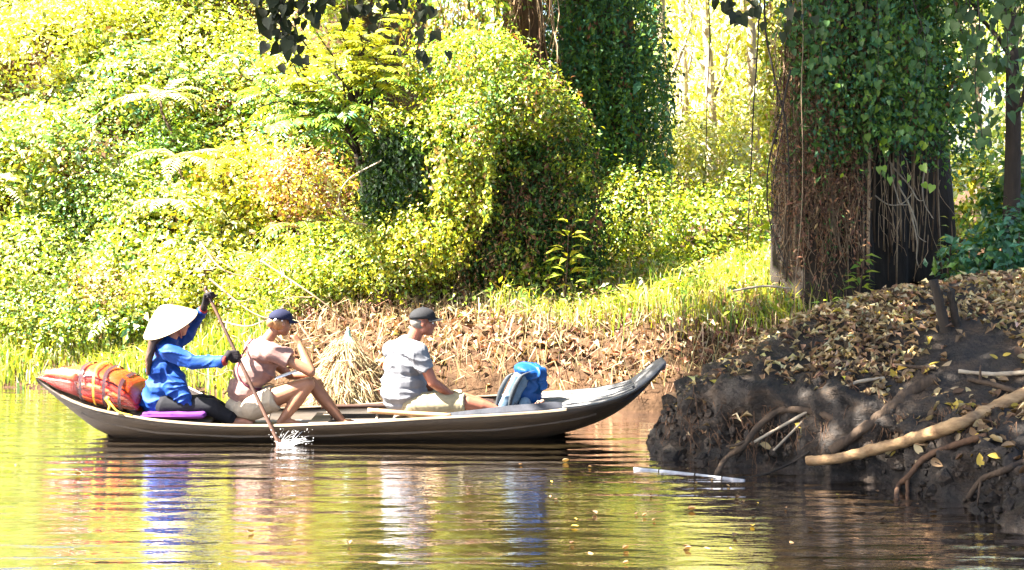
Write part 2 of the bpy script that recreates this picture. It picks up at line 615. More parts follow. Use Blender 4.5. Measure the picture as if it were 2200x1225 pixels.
def spline(pts, n=24):
    """Catmull-Rom through points"""
    q = np.array([tuple(p) for p in pts], float)
    q = np.vstack([2 * q[0] - q[1], q, 2 * q[-1] - q[-2]])
    m = len(q) - 3
    out = []
    for u in np.linspace(0, m - 1e-6, n):
        i = int(u)
        t = u - i
        a, b_, c, d = q[i:i + 4]
        out.append(0.5 * ((2 * b_) + (-a + c) * t + (2 * a - 5 * b_ + 4 * c - d) * t * t + (-a + 3 * b_ - 3 * c + d) * t ** 3))
    return np.array(out)


# ------------------------------------------------------------------ the setting: water, ground, mud bank
me = mesh_np('river', [(-150, -80, 0), (150, -80, 0), (150, 60, 0), (-150, 60, 0)], [(0, 1, 2, 3)])
tag(obj('river', me, M['water']), 'muddy brown rippled river water', kind='structure')

gn1, gn2, gn3 = SinNoise(1, 1.1, dim=2), SinNoise(2, 3.6, dim=2), SinNoise(3, 11.0, dim=2)


def sstep(a, b_, x):
    t = np.clip((x - a) / (b_ - a), 0, 1)
    return t * t * (3 - 2 * t)


def water_edge(X):
    return np.interp(X, [-40, -9, -5.2, -3.2, -1.5, 0.0, 1.2, 1.8, 30], [16.5, 15.3, 14.9, 14.5, 13.95, 13.6, 13.35, 13.5, 13.5])


def ground_z(X, Y):
    X, Y = np.asarray(X, float), np.asarray(Y, float)
    xy = np.stack([X, Y], -1)
    s = Y - water_edge(X) + gn2(xy) * 0.12
    z = np.interp(s, [-3, -0.6, -0.05, 0.25, 0.5, 1.0, 2.5, 4.5, 9], [-1.2, -0.7, -0.1, 0.22, 0.36, 0.66, 1.02, 1.2, 1.3])
    z = z + 0.14 * sstep(2.0, 3.2, X) * sstep(0.6, 1.6, s)
    left = sstep(-2.3, -4.4, X)                       # lower weedy shore at the left
    z = z * (1 - 0.55 * left * sstep(3.0, 0.5, s))
    m_ = sstep(-0.6, -2.3, X + gn1(xy) * 0.3)
    hill = np.clip((Y - 15.9 - gn1(xy) * 0.35) * 0.95, 0, 5.5)
    z = z + m_ * hill
    z = z + np.where(s > 0.1, gn2(xy) * 0.05 + gn3(xy) * 0.025, 0)
    return z


gx = np.concatenate([np.linspace(-150, -12, 12)[:-1], np.arange(-12, 10, 0.14), np.linspace(10, 150, 14)[1:]])
gy = np.concatenate([np.linspace(-80, 12, 6)[:-1], np.arange(12, 24, 0.12), np.linspace(24, 200, 24)[1:]])
GX, GY = np.meshgrid(gx, gy)
GZ = ground_z(GX, GY)
nx, ny = len(gx), len(gy)
ii, jj = np.meshgrid(np.arange(nx - 1), np.arange(ny - 1))
a0 = (jj * nx + ii).ravel()
F = np.stack([a0, a0 + 1, a0 + nx + 1, a0 + nx], 1)
me = mesh_np('ground', np.stack([GX, GY, GZ], -1).reshape(-1, 3), F, smooth=True)
tag(obj('ground', me, M['earth']), 'brown earth of the far riverbank and the slope above it', kind='structure')

MUD = np.array([(2.6, 14.6), (1.95, 13.6), (1.42, 12.7), (1.17, 11.9), (1.08, 11.30), (1.50, 10.85), (2.05, 10.55), (2.6, 10.15),
                (2.95, 9.5), (3.1, 8.9), (3.5, 8.0), (5.0, 6.3), (14.0, 3.0)])


def mud_d(X, Y):
    """distance inland from the mud bank's waterline"""
    p = np.stack([X, Y], -1)[..., None, :]
    a, b_ = MUD[:-1], MUD[1:]
    e = b_ - a
    t = np.clip(((p - a) * e).sum(-1) / (e ** 2).sum(-1), 0, 1)
    q = a + t[..., None] * e
    dd = np.linalg.norm(p - q, axis=-1)
    k = dd.argmin(-1)
    d = dd.min(-1)
    ek = e[k]
    pk = p[..., 0, :] - a[k]
    side = ek[..., 0] * pk[..., 1] - ek[..., 1] * pk[..., 0]
    return np.where(side > 0, d, -d)


mn1, mn2, mn3 = SinNoise(11, 2.2, dim=2), SinNoise(12, 7.0, dim=2), SinNoise(13, 22.0, dim=2)


def mud_z(X, Y):
    X, Y = np.asarray(X, float), np.asarray(Y, float)
    xy = np.stack([X, Y], -1)
    d = mud_d(X, Y) + mn2(xy) * 0.05 + mn1(xy) * 0.05
    d = np.where(d > 0, d * (1 - 0.34 * sstep(11.1, 11.8, Y) * sstep(2.3, 1.5, X)), d)
    z = np.interp(d, [-1.5, -0.2, 0, 0.08, 0.28, 0.45, 0.8, 1.4, 2.2, 3.4, 8], [-1.0, -0.35, -0.05, 0.16, 0.46, 0.60, 0.78, 1.06, 1.24, 1.34, 1.38])
    low = sstep(11.2, 9.4, Y)                             # the nearer end of the bank is lower
    z = z * (1 - 0.30 * low * sstep(0.05, 0.4, d))
    face = np.clip(d / 0.1, 0, 1) * sstep(0.9, 0.3, d)
    z = z + face * (mn2(xy) * 0.055 + mn3(xy) * 0.03) + np.where(d > 0.3, mn2(xy) * 0.02 + mn3(xy) * 0.01, 0)
    return z


gx = np.concatenate([np.arange(0.7, 5.0, 0.028), np.linspace(5.2, 16, 30)[1:]])
gy = np.concatenate([np.linspace(2.5, 8.0, 18)[:-1], np.arange(8.0, 15.0, 0.032), np.linspace(15, 19, 10)[1:]])
GX, GY = np.meshgrid(gx, gy)
GZ = mud_z(GX, GY)
GZ = np.where((GY > 14.4), np.minimum(GZ, ground_z(GX, GY) - 0.03 - (GY - 14.4) * 0.05), GZ)
V = np.stack([GX, GY, GZ], -1)
# roughen the steep face sideways too: an undercut foot, an overhanging lip, clods and hollows
e = 0.05
ox = -(mud_d(GX + e, GY) - mud_d(GX - e, GY)) / (2 * e)
oy = -(mud_d(GX, GY + e) - mud_d(GX, GY - e)) / (2 * e)
DD = mud_d(GX, GY)
face = sstep(-0.1, 0.1, DD) * sstep(0.95, 0.35, DD)
q1, q2, q3 = SinNoise(15, 5.0), SinNoise(16, 14.0), SinNoise(17, 34.0)
off = 0.13 * np.exp(-((GZ - 0.50) / 0.10) ** 2) * (0.6 + q1(V)) - 0.16 * np.exp(-((GZ - 0.20) / 0.11) ** 2) * (0.5 + q1(V + 3.0))
off += face * (0.085 * (1 - np.abs(q2(V)) * 2.2) * 0.7 + 0.03 * q3(V))
V[..., 0] += ox * off
V[..., 1] += oy * off
q4 = SinNoise(18, 75.0, 12)
V[..., 2] += face * (q2(V * 0.8) * 0.045 + q3(V) * 0.018 + q4(V) * 0.012)
V[..., 1] += face * (q4(V + 1.7) * 0.012)
nx, ny = len(gx), len(gy)
ii, jj = np.meshgrid(np.arange(nx - 1), np.arange(ny - 1))
a0 = (jj * nx + ii).ravel()
F = np.stack([a0, a0 + 1, a0 + nx + 1, a0 + nx], 1)
me = mesh_np('mud_bank', V.reshape(-1, 3), F, smooth=True)
mud = tag(obj('mud_bank', me, M['mud']), 'dark mud bank at the right strewn with fallen leaves', kind='structure')


def land_z(X, Y):
    return np.maximum(ground_z(X, Y), np.where(np.asarray(X) > 0.75, mud_z(X, Y), -9))


_YS = np.linspace(7.5, 45, 6000)


def hit(px, py, back=0.0):
    """where the ray through a photo pixel meets the land, pulled 'back' metres toward the camera"""
    X_ = (px - 1100) / FPX * _YS
    Z_ = CZ - (py - HOR) / FPX * _YS
    m_ = np.nonzero(Z_ < np.maximum(land_z(X_, _YS), 0))[0]
    Y_ = _YS[m_[0]] if len(m_) else 30.0
    return P(px, py, Y_ - back)


# ------------------------------------------------------------------ palettes (leaf albedo)
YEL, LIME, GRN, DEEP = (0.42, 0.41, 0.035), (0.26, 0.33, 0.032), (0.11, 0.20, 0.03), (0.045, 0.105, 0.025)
BLUE, PALE, DRY, RUST, STRAW = (0.055, 0.15, 0.075), (0.48, 0.50, 0.26), (0.34, 0.22, 0.10), (0.19, 0.085, 0.045), (0.46, 0.35, 0.19)
CREEP = [(YEL, 2.6), (LIME, 4), (GRN, 4.5), (PALE, 2.6), (DEEP, 2.0), (DRY, 0.9), (BLUE, 1.2)]
SHADE = [(DEEP, 4), (BLUE, 2.5), (GRN, 2), (LIME, 0.4)]
SUNNY = [(YEL, 3), (LIME, 4), (GRN, 3), (PALE, 2), (DEEP, 0.8)]
MIDG = [(GRN, 4), (LIME, 2), (DEEP, 2), (PALE, 0.5)]


def foliage(name, blobs, n_cl, per, spread, L, pal, parent=None, mat='leaf', wr=0.5, down=0.2, upw=0.5, jit=0.2, out=0.6, droop=0.15):
    c, n = blob_points(blobs, n_cl)
    p, nn, a, g = clusters(c, n, per, spread, down=down, upw=upw, out=out)
    N = len(p)
    Ls = L * np.exp(rng.normal(0, 0.28, N))
    me = leaf_mesh(name, p, nn, a, Ls, Ls * wr, pick(N, pal, jit, g), droop=droop)
    return obj(name, me, M[mat], parent)


def strands(name, n, xr, y0r, lr, Yr, L, pal, parent, mat='leaf', step=0.035, wr=0.5):
    """leafy vine strands hanging down: chains of small drooping leaves"""
    pos, grp = [], []
    for i in range(n):
        px, y0, Y_ = rng.uniform(*xr), rng.uniform(*y0r), rng.uniform(*Yr)
        a_ = P(px, y0, Y_)
        m_ = int(rng.uniform(*lr) / step) + 2
        t = np.arange(m_) * step
        sway = np.sin(t * rng.uniform(2, 6) + rng.uniform(0, 6)) * 0.03
        q = np.stack([a_.x + sway + rng.normal(0, 0.02, m_), a_.y + rng.normal(0, 0.025, m_), a_.z - t], 1)
        pos.append(q)
        grp.append(np.full(m_, i))
    pos, g = np.concatenate(pos), np.concatenate(grp)
    N_ = len(pos)
    nn_ = nrm(rng.normal(size=(N_, 3)) * 0.5 + np.array([0, -0.8, 0.45]))
    ax_ = rng.normal(size=(N_, 3)) * 0.7 + np.array([0, -0.2, -0.8])
    ax_ = nrm(ax_ - nn_ * (ax_ * nn_).sum(1, keepdims=True))
    Ls_ = L * np.exp(rng.normal(0, 0.3, N_))
    return obj(name, leaf_mesh(name, pos, nn_, ax_, Ls_, Ls_ * wr, pick(N_, pal, 0.2, g)), M[mat], parent)


def limb_pts(p0, p1, seed, n=9, wob=0.06, sag=0.0):
    return curve_pts(p0, p1, sag, n, wob, seed)


def bush(label, blobs, n_cl, per, spread, L, pal, group=None, name='bush', mat='leaf', seed=0, **kw):
    B = np.array(blobs)
    cx, cyy = B[:, 0].mean(), B[:, 1].mean()
    zg = float(land_z(cx, cyy))
    root = empty(name, (cx, cyy, zg))
    tag(root, label, 'bush', group)
    mb = MB()
    for i, b_ in enumerate(B):
        mb.tube(limb_pts((cx + 0.05 * math.sin(i * 2.1), cyy, zg - 0.05), (b_[0], b_[1], b_[2] + b_[5] * 0.5), seed + i),
                np.linspace(0.028, 0.008, 9), 6)
    obj('stem', mb.mesh('stem'), M['bark'], root)
    foliage('foliage', blobs, n_cl, per, spread, L, pal, root, mat, **kw)
    return root


def frond_arrays(base, d, length, pairs, ll, arch=0.5, side=None):
    """leaflets along an arching midrib -> (rachis pts, pos, normal, axis, length)"""
    d = nrm(np.array(tuple(d), float))
    t = np.linspace(0, 1, pairs + 3)
    pts = np.array(tuple(base)) + d * (t * length)[:, None]
    pts[:, 2] -= arch * length * t ** 2
    tg = nrm(np.gradient(pts, axis=0))
    sd = nrm(np.cross(tg, np.array([0, 0, 1.0])))
    up = np.cross(sd, tg)
    pos, no, ax, ln = [], [], [], []
    for i in range(2, pairs + 3):
        f = math.sin(math.pi * (0.12 + 0.86 * (i - 1) / (pairs + 2))) ** 0.6
        for s_ in (-1, 1):
            pos.append(pts[i])
            a = nrm(sd[i] * s_ + tg[i] * 0.55 - np.array([0, 0, 0.18]))
            ax.append(a)
            no.append(nrm(up[i] + rng.normal(size=3) * 0.12))
            ln.append(ll * f)
    pos.append(pts[-1]); ax.append(tg[-1]); no.append(up[-1]); ln.append(ll * 0.8)
    return pts, np.array(pos), np.array(no), np.array(ax), np.array(ln)


# ------------------------------------------------------------------ left slope: creeper cover
N = 11500
X = rng.uniform(-10.2, -0.9, N)
Y = rng.uniform(15.5, 21.6, N)
zz = ground_z(X, Y)
keep = (rng.random(N) < np.where(zz > 5.6, 0.25, 1.0)) & (X < -0.9 - 0.25 * (Y - 15.5))
X, Y, zz = X[keep], Y[keep], zz[keep]
bumpf = SinNoise(21, 2.6)
c = np.stack([X, Y, zz], 1)
hh = np.clip(bumpf(c) + 0.3, 0, 2) * 0.62 + np.clip(SinNoise(25, 7.0)(c), -0.3, 1) * 0.16
hole = SinNoise(22, 5.0)(c)
e = 0.1
gxn = (ground_z(X + e, Y) - ground_z(X - e, Y)) / (2 * e)
gyn = (ground_z(X, Y + e) - ground_z(X, Y - e)) / (2 * e)
nn = nrm(np.stack([-gxn, -gyn, np.ones(len(X))], 1))
c = c + nn * (np.maximum(hh, 0) * rng.uniform(0.6, 1.05, len(X)) + 0.03)[:, None]
ok = hole > -0.42
c, nn = c[ok], nn[ok]
p, ln, la, g = clusters(c, nn, 19, 0.12, down=0.15)
sizep = np.clip(1.0 + 0.55 * SinNoise(24, 2.1)(c)[g], 0.45, 1.9)
Ls = 0.060 * sizep * np.exp(rng.normal(0, 0.38, len(p)))
patchy = SinNoise(23, 1.5)(c)[g] + rng.normal(0, 0.35, len(p))
cols = pick(len(p), CREEP, 0.22, g)
cols2 = pick(len(p), [(YEL, 3), (PALE, 4), (LIME, 2)], 0.2, g)
cols = np.where((patchy > 0.25)[:, None], cols2, cols)
me = leaf_mesh('creeper_cover', p, ln, la, Ls, Ls * 0.52, cols)
nf = 420
kf = rng.choice(len(c), nf, replace=False)
fp, fn, fa, fl, fc = [], [], [], [], []
for i in kf:
    an = rng.uniform(0, 6.28)
    _d = nn[i] * 0.7 + np.array([math.cos(an), -0.2, math.sin(an) * 0.6])
    _, a1, a2, a3, a4 = frond_arrays(c[i], _d, rng.uniform(0.25, 0.55), 8, rng.uniform(0.07, 0.13), 0.5)
    fp.append(a1); fn.append(a2); fa.append(a3); fl.append(a4)
    fc.append(np.broadcast_to(pick(1, [(PALE, 4), (LIME, 3), (YEL, 2), (GRN, 2)], 0.15), (len(a1), 3)))
fp, fn, fa, fl, fc = map(np.concatenate, (fp, fn, fa, fl, fc))
tag(obj('pinnate_creeper', leaf_mesh('pinnate_creeper', fp, fn, fa, fl, fl * 0.3, fc), M['leaf']), 'feathery leaf sprays poking out of the creepers on the left slope', 'creeper', kind='stuff')
tag(obj('creeper_cover', me, M['leaf']), 'sunlit yellow-green creepers smothering the slope on the left', 'creeper', kind='stuff')

# dead stems and litter lying between the creepers and on the far bank
N = 14000
X = rng.uniform(-9, 3.4, N)
Y = rng.uniform(13.3, 17.5, N)
s = Y - water_edge(X)
z = ground_z(X, Y)
dens = np.where(X > -2.4, 1.0, 0.45) * sstep(0.0, 0.2, s) * sstep(3.8, 1.4, s)
k = (rng.random(N) < dens) & (z > 0.05)
X, Y, z = X[k], Y[k], z[k]
ang = rng.uniform(0, 6.28, len(X))
lean = np.stack([np.cos(ang), np.sin(ang) * 0.6 - 0.25, rng.uniform(-0.8, -0.2, len(X))], 1) * rng.uniform(0.5, 1.1, (len(X), 1))
me = blade_mesh('dry_stems', np.stack([X, Y, z + rng.uniform(0, 0.06, len(X))], 1), lean, rng.uniform(0.12, 0.38, len(X)),
                rng.uniform(0.006, 0.014, len(X)), pick(len(X), [((0.36, 0.28, 0.15), 4), ((0.22, 0.145, 0.07), 3), ((0.13, 0.07, 0.04), 3)], 0.3))
tag(obj('dry_stems', me, M['dry']), 'tangled dry straw stems covering the far bank behind the boat', 'straw', kind='stuff')

N = 9000
X = rng.uniform(-6, 3.4, N)
Y = rng.uniform(13.4, 17.0, N)
s = Y - water_edge(X)
k = (rng.random(N) < np.where(X > -2.6, 1, 0.25) * sstep(0.15, 0.5, s) * sstep(3.2, 1.4, s))
X, Y = X[k], Y[k]
pos = np.stack([X, Y, ground_z(X, Y) + rng.uniform(0.01, 0.09, len(X))], 1)
nn = nrm(rng.normal(size=(len(X), 3)) * 0.55 + np.array([0, -0.25, 1]))
a = rng.normal(size=(len(X), 3))
a = a - nn * (a * nn).sum(1, keepdims=True)
Ls = rng.uniform(0.06, 0.13, len(X))
me = leaf_mesh('dead_leaves', pos, nn, a, Ls, Ls * 0.45, pick(len(X), [((0.28, 0.18, 0.09), 3), (RUST, 3), ((0.42, 0.33, 0.2), 2.4), ((0.20, 0.10, 0.06), 3), ((0.09, 0.045, 0.028), 2)], 0.25), fold=0.5, droop=0.3)
tag(obj('dead_leaves', me, M['dry']), 'curled brown dead leaves littering the far bank', 'leaf litter', kind='stuff')


# ------------------------------------------------------------------ grass
def grass(name, label, n, xr, yr, hr, pal, dens, wd=(0.008, 0.018), lean_amp=0.55):
    X = rng.uniform(*xr, n)
    Y = rng.uniform(*yr, n)
    k = rng.random(n) < dens(X, Y)
    X, Y = X[k], Y[k]
    z = ground_z(X, Y)
    tuft = np.clip(SinNoise(31, 4.0, dim=2)(np.stack([X, Y], -1)) * 0.4 + 0.8, 0.35, 1.4)
    ang = rng.uniform(0, 6.28, len(X))
    lean = np.stack([np.cos(ang), np.sin(ang), np.zeros(len(X))], 1) * rng.uniform(0.1, lean_amp * 1.6, (len(X), 1))
    me = blade_mesh(name, np.stack([X, Y, z - 0.01], 1), lean, rng.uniform(*hr, len(X)) * tuft, rng.uniform(*wd, len(X)),
                    pick(len(X), pal, 0.2))
    return tag(obj(name, me, M['leaf']), label, 'grass', kind='stuff')


gp = SinNoise(33, 1.7, dim=2)
grass('bank_grass', 'bright green grass on the far bank between the stump and the big tree', 30000, (-1.9, 3.6), (14.2, 17.4), (0.16, 0.52),
      [(YEL, 3), (LIME, 5), (GRN, 3), (PALE, 1), (STRAW, 2)],
      lambda X, Y: sstep(0.75, 1.5, Y - water_edge(X) - 0.35 * sstep(0.3, -0.8, X)) * np.clip(0.30 + gp(np.stack([X, Y], -1)) * 1.3, 0.03, 1))
N = 900
X = rng.uniform(-1.2, 3.4, N)
Y = rng.uniform(14.5, 17.0, N)
k = rng.random(N) < sstep(0.9, 1.8, Y - water_edge(X))
c = np.stack([X[k], Y[k], ground_z(X[k], Y[k]) + rng.uniform(0.05, 0.3, k.sum())], 1)
p, ln, la, g = clusters(c, np.tile([0, -0.3, 1.0], (len(c), 1)), 9, 0.07)
Ls = 0.055 * np.exp(rng.normal(0, 0.35, len(p)))
tag(obj('bank_weeds', leaf_mesh('bank_weeds', p, ln, la, Ls, Ls * 0.5, pick(len(p), [(LIME, 4), (GRN, 4), (YEL, 2), (DRY, 1.5), (PALE, 1)], 0.22, g)), M['leaf']),
    'low leafy weeds scattered through the grass of the far bank', 'weeds', kind='stuff')
grass('shore_grass', 'lush waterside grass on the low shore behind the stern', 11000, (-7.0, -2.5), (14.3, 16.4), (0.16, 0.42),
      [(YEL, 3), (LIME, 5), (GRN, 3), (PALE, 1.5)], lambda X, Y: sstep(-0.05, 0.25, Y - water_edge(X)), (0.012, 0.03))

# ------------------------------------------------------------------ bushes on the left slope
BL = [
    ('rounded pale yellow-green bush at the left edge of the photo, halfway up', [(60, 330, 17.2, 130, 95), (20, 430, 16.8, 90, 70)], SUNNY, 0.085),
    ('white-glinting bush low at the left edge above the shore grass', [(70, 560, 16.2, 120, 75), (180, 600, 16.1, 90, 55)], [(PALE, 4), (LIME, 3), (GRN, 2)], 0.075),
    ('dense bluish-green bush on the slope above and left of the conical hat', [(235, 455, 16.7, 120, 85), (150, 500, 16.6, 70, 60)], [(GRN, 4), (BLUE, 2), (LIME, 3), (PALE, 2)], 0.06),
    ('dark green bush in the middle of the left slope below the pale ferns', [(335, 400, 17.0, 75, 85), (370, 330, 17.3, 60, 70)], MIDG, 0.09),
    ('tall yellow-topped bush at the upper left corner', [(70, 110, 18.3, 140, 90), (190, 60, 18.8, 120, 80)], [(YEL, 5), (PALE, 3), (LIME, 2)], 0.1),
    ('light green bush at the top of the slope, right of the corner bush', [(330, 60, 18.9, 130, 80), (450, 110, 18.6, 110, 80)], [(LIME, 4), (PALE, 3), (YEL, 2)], 0.095),
    ('grey-green bush in the upper middle of the left slope', [(300, 190, 18.0, 120, 80)], [(LIME, 3), (BLUE, 2), (PALE, 3)], 0.09),
    ('golden bush with drying leaves left of the pinnate tree', [(520, 400, 16.8, 110, 80), (590, 450, 16.6, 80, 60)], [(YEL, 5), (DRY, 2), (LIME, 2)], 0.085),
    ('yellow-green creeper hummock just above the woman’s navy cap', [(640, 600, 15.6, 110, 70), (560, 640, 15.4, 80, 50)], [(LIME, 4), (GRN, 3), (YEL, 2), (DRY, 1)], 0.06),
    ('bright creeper hummock at the foot of the stump, left side', [(820, 545, 15.5, 130, 80), (720, 560, 15.6, 100, 70), (900, 510, 15.5, 90, 45)], SUNNY, 0.06),
    ('small leafy bush behind the raised gloved hand', [(440, 580, 15.8, 110, 60), (360, 620, 15.6, 80, 50)], [(YEL, 3), (LIME, 3), (PALE, 3)], 0.07),
    ('rusty withered creeper patch left of the hollow under the stump arm', [(660, 400, 15.9, 80, 60), (620, 370, 16.1, 60, 45)], [(DRY, 3), (RUST, 4), (YEL, 2), (PALE, 1)], 0.075),
    ('brown-tinged withered bush low on the left slope', [(250, 620, 15.8, 90, 50)], [(DRY, 3), (RUST, 1.5), (LIME, 2), (PALE, 2)], 0.07),
]
for i, (lab, bs, pal, L) in enumerate(BL):
    blobs = [px_blob(*b_) for b_ in bs]
    ar = sum(b_[3] * b_[5] for b_ in blobs)
    bush(lab.replace('’', "'"), blobs, int(520 * ar / (L / 0.08) ** 1.2) + 60, 17, 0.10, L * 0.72, pal, 'bushes on the left slope', seed=40 + i)

# bushes behind the grass, centre right
BR = [
    ('sunny yellow-green bush right of the stump, behind the grass', [(1380, 470, 16.8, 100, 90), (1320, 430, 17.0, 60, 60)], SUNNY, 0.07),
    ('sprawling lime bush left of the big tree, behind the hanging vines', [(1520, 510, 16.9, 110, 100), (1600, 470, 17.2, 70, 100)], SUNNY, 0.075),
    ('pale glowing bush in the gap between the ivy column and the big tree', [(1500, 350, 19.5, 110, 90), (1610, 320, 19.8, 70, 110)], [(YEL, 3), (PALE, 4), (LIME, 2)], 0.09),
]
for i, (lab, bs, pal, L) in enumerate(BR):
    blobs = [px_blob(*b_) for b_ in bs]
    ar = sum(b_[3] * b_[5] for b_ in blobs)
    bush(lab, blobs, int(520 * ar / (L / 0.08) ** 1.2) + 80, 17, 0.10, L * 0.72, pal, 'sunny bushes behind the grass', seed=70 + i)
BS = [
    ('blue-green feathery bush beneath the right-hand foliage', [(2120, 560, 13.9, 85, 50), (2190, 530, 13.9, 70, 60)], [(BLUE, 5), (GRN, 2)], 0.09),
    ('light green undergrowth bush beyond the big tree, far right', [(2110, 430, 19.0, 110, 100), (2190, 360, 19.5, 90, 120)], SUNNY, 0.09),
    ('deep green bush at the right edge beside the dark post', [(2200, 440, 15.2, 70, 70)], [(GRN, 3), (BLUE, 3), (DEEP, 1)], 0.1),
]
for i, (lab, bs, pal, L) in enumerate(BS):
    blobs = [px_blob(*b_) for b_ in bs]
    ar = sum(b_[3] * b_[5] for b_ in blobs)
    bush(lab, blobs, int(420 * ar / (L / 0.08) ** 1.2) + 80, 11, 0.08, L, pal, seed=80 + i)


# ------------------------------------------------------------------ fronds, ferns and pinnate plants
def fern(label, px, py, Y, n, length, pal, ll=0.11, pairs=11, group='pale ferns on the left slope', spread=1.0, name='fern'):
    c = hit(px, py, 0.75 if px < 1000 else 0.12)
    if px < 500:
        length *= 1.35
        ll *= 1.3
    root = tag(empty(name, c), label, 'fern', group)
    for i in range(n):
        an = 2 * math.pi * i / n + rng.uniform(-0.3, 0.3)
        d = (math.cos(an) * spread, math.sin(an) * spread * 0.8 - 0.35, rng.uniform(0.25, 0.9))
        pts, po, no, ax, ln = frond_arrays(c, d, length * rng.uniform(0.75, 1.15), pairs, ll, 0.55)
        fr = obj('frond', leaf_mesh('frond', po, no, ax, ln, ln * 0.22, pick(len(po), pal, 0.1), droop=0.1), M['leaf'], root)
        obj('midrib', MB().tube(pts, np.linspace(0.006, 0.002, len(pts)), 5).mesh('midrib'), M['twig'], fr)
    # short rootstock down to the slope
    zg = float(ground_z(c.x, c.y))
    obj('rootstock', MB().tube(limb_pts((c.x, c.y + 0.1, min(zg, c.z) - 0.1), c, 3), np.linspace(0.025, 0.015, 9), 7).mesh('rootstock'), M['bark'], root)
    return root


PF = [(PALE, 5), (LIME, 2), ((0.5, 0.52, 0.36), 3)]
fern('pale feathery fern high on the left slope', 345, 215, 17.2, 9, 0.62, PF)
fern('pale feathery fern beside the dark hollow in the left slope', 385, 345, 16.6, 8, 0.55, PF)
fern('whitish fern drooping lowest of the three on the left slope', 375, 440, 16.2, 7, 0.5, PF)
fern('green-gold fern behind the golden bush left of the pinnate tree', 470, 350, 16.4, 8, 0.55, [(YEL, 4), (LIME, 3)])
fern('small fern with spread leaflets above the creeper hummock', 640, 490, 15.2, 9, 0.5, [(LIME, 4), (GRN, 4), (BLUE, 1)], 0.13, 8, None)
fern('lower shaded fern left of the navy cap', 560, 560, 15.2, 8, 0.42, [(GRN, 4), (BLUE, 3)], 0.10, 9, None)
fern('lone fern in the bright gap left of the big tree', 1490, 350, 17.5, 7, 0.55, [(PALE, 3), (BLUE, 3), (LIME, 2)], 0.11, 11, None)
fern('blue-green fern on the leafy ground at the far right', 2110, 575, 13.3, 10, 0.5, [(BLUE, 5), (GRN, 2)], 0.09, 12, None)
fern('low dark fern at the right edge above the leaf litter', 2190, 590, 13.0, 8, 0.45, [(BLUE, 3), (GRN, 3)], 0.09, 11, None)


def pinnate_tree():
    root = tag(empty('pinnate_tree', P(765, 640, 16.0)), 'slender tree with fingered leaflets coloured sunlit yellow above, green below, left of the stump', 'tree')
    base, top = P(775, 640, 16.0), P(750, 170, 15.7)
    mb = MB().tube(spline([base, P(790, 450, 15.9), P(762, 300, 15.8), top], 18), np.linspace(0.06, 0.03, 18), 9)
    obj('trunk', mb.mesh('trunk'), M['bark_dark'], root)
    tips = [(520, 165, 15.2), (600, 110, 15.3), (680, 70, 15.4), (760, 40, 15.6), (850, 80, 15.6), (560, 230, 15.0), (640, 200, 15.0),
            (720, 130, 15.2), (830, 170, 15.3), (690, 250, 15.0), (600, 280, 14.9), (760, 230, 15.1), (640, 140, 15.2), (800, 120, 15.4),
            (870, 150, 15.5), (720, 30, 15.6), (820, 30, 15.7), (660, 310, 15.1), (740, 290, 15.2), (600, 30, 15.6)]
    po_, no_, ax_, ln_, co_ = [], [], [], [], []
    for i, t in enumerate(tips):
        tp_ = np.array(P(*t))
        st = np.array(P(765, 330 - 6 * i, 15.75))
        bp_ = limb_pts(st, tp_, 100 + i, 10, 0.05, -0.1)
        br = obj('branch', MB().tube(bp_, np.linspace(0.018, 0.006, 10), 6).mesh('branch'), M['bark_dark'], root)
        low = t[1] > 155
        pal = [(GRN, 5), (LIME, 2.5), (BLUE, 1)] if low else [(YEL, 5), (LIME, 3)]  # sunlight painted in: upper leaves yellow as if lit, lower ones green
        for k in range(11):
            u = rng.uniform(0.45, 1.0)
            q = bp_[int(u * 9)] + rng.normal(size=3) * 0.03
            an = rng.uniform(0, 6.28)
            d = np.array([math.cos(an), math.sin(an) * 0.7 - 0.3, rng.uniform(-0.35, 0.4)]) + nrm(tp_ - st) * 0.5
            _, a1, a2, a3, a4 = frond_arrays(q, d, rng.uniform(0.26, 0.42), 6, 0.15, 0.35)
            po_.append(a1); no_.append(a2); ax_.append(a3); ln_.append(a4); co_.append(pick(len(a1), pal, 0.14))
    po_, no_, ax_, ln_, co_ = map(np.concatenate, (po_, no_, ax_, ln_, co_))
    obj('crown', leaf_mesh('crown', po_, no_, ax_, ln_, ln_ * 0.28, co_), M['leaf'], root)


pinnate_tree()


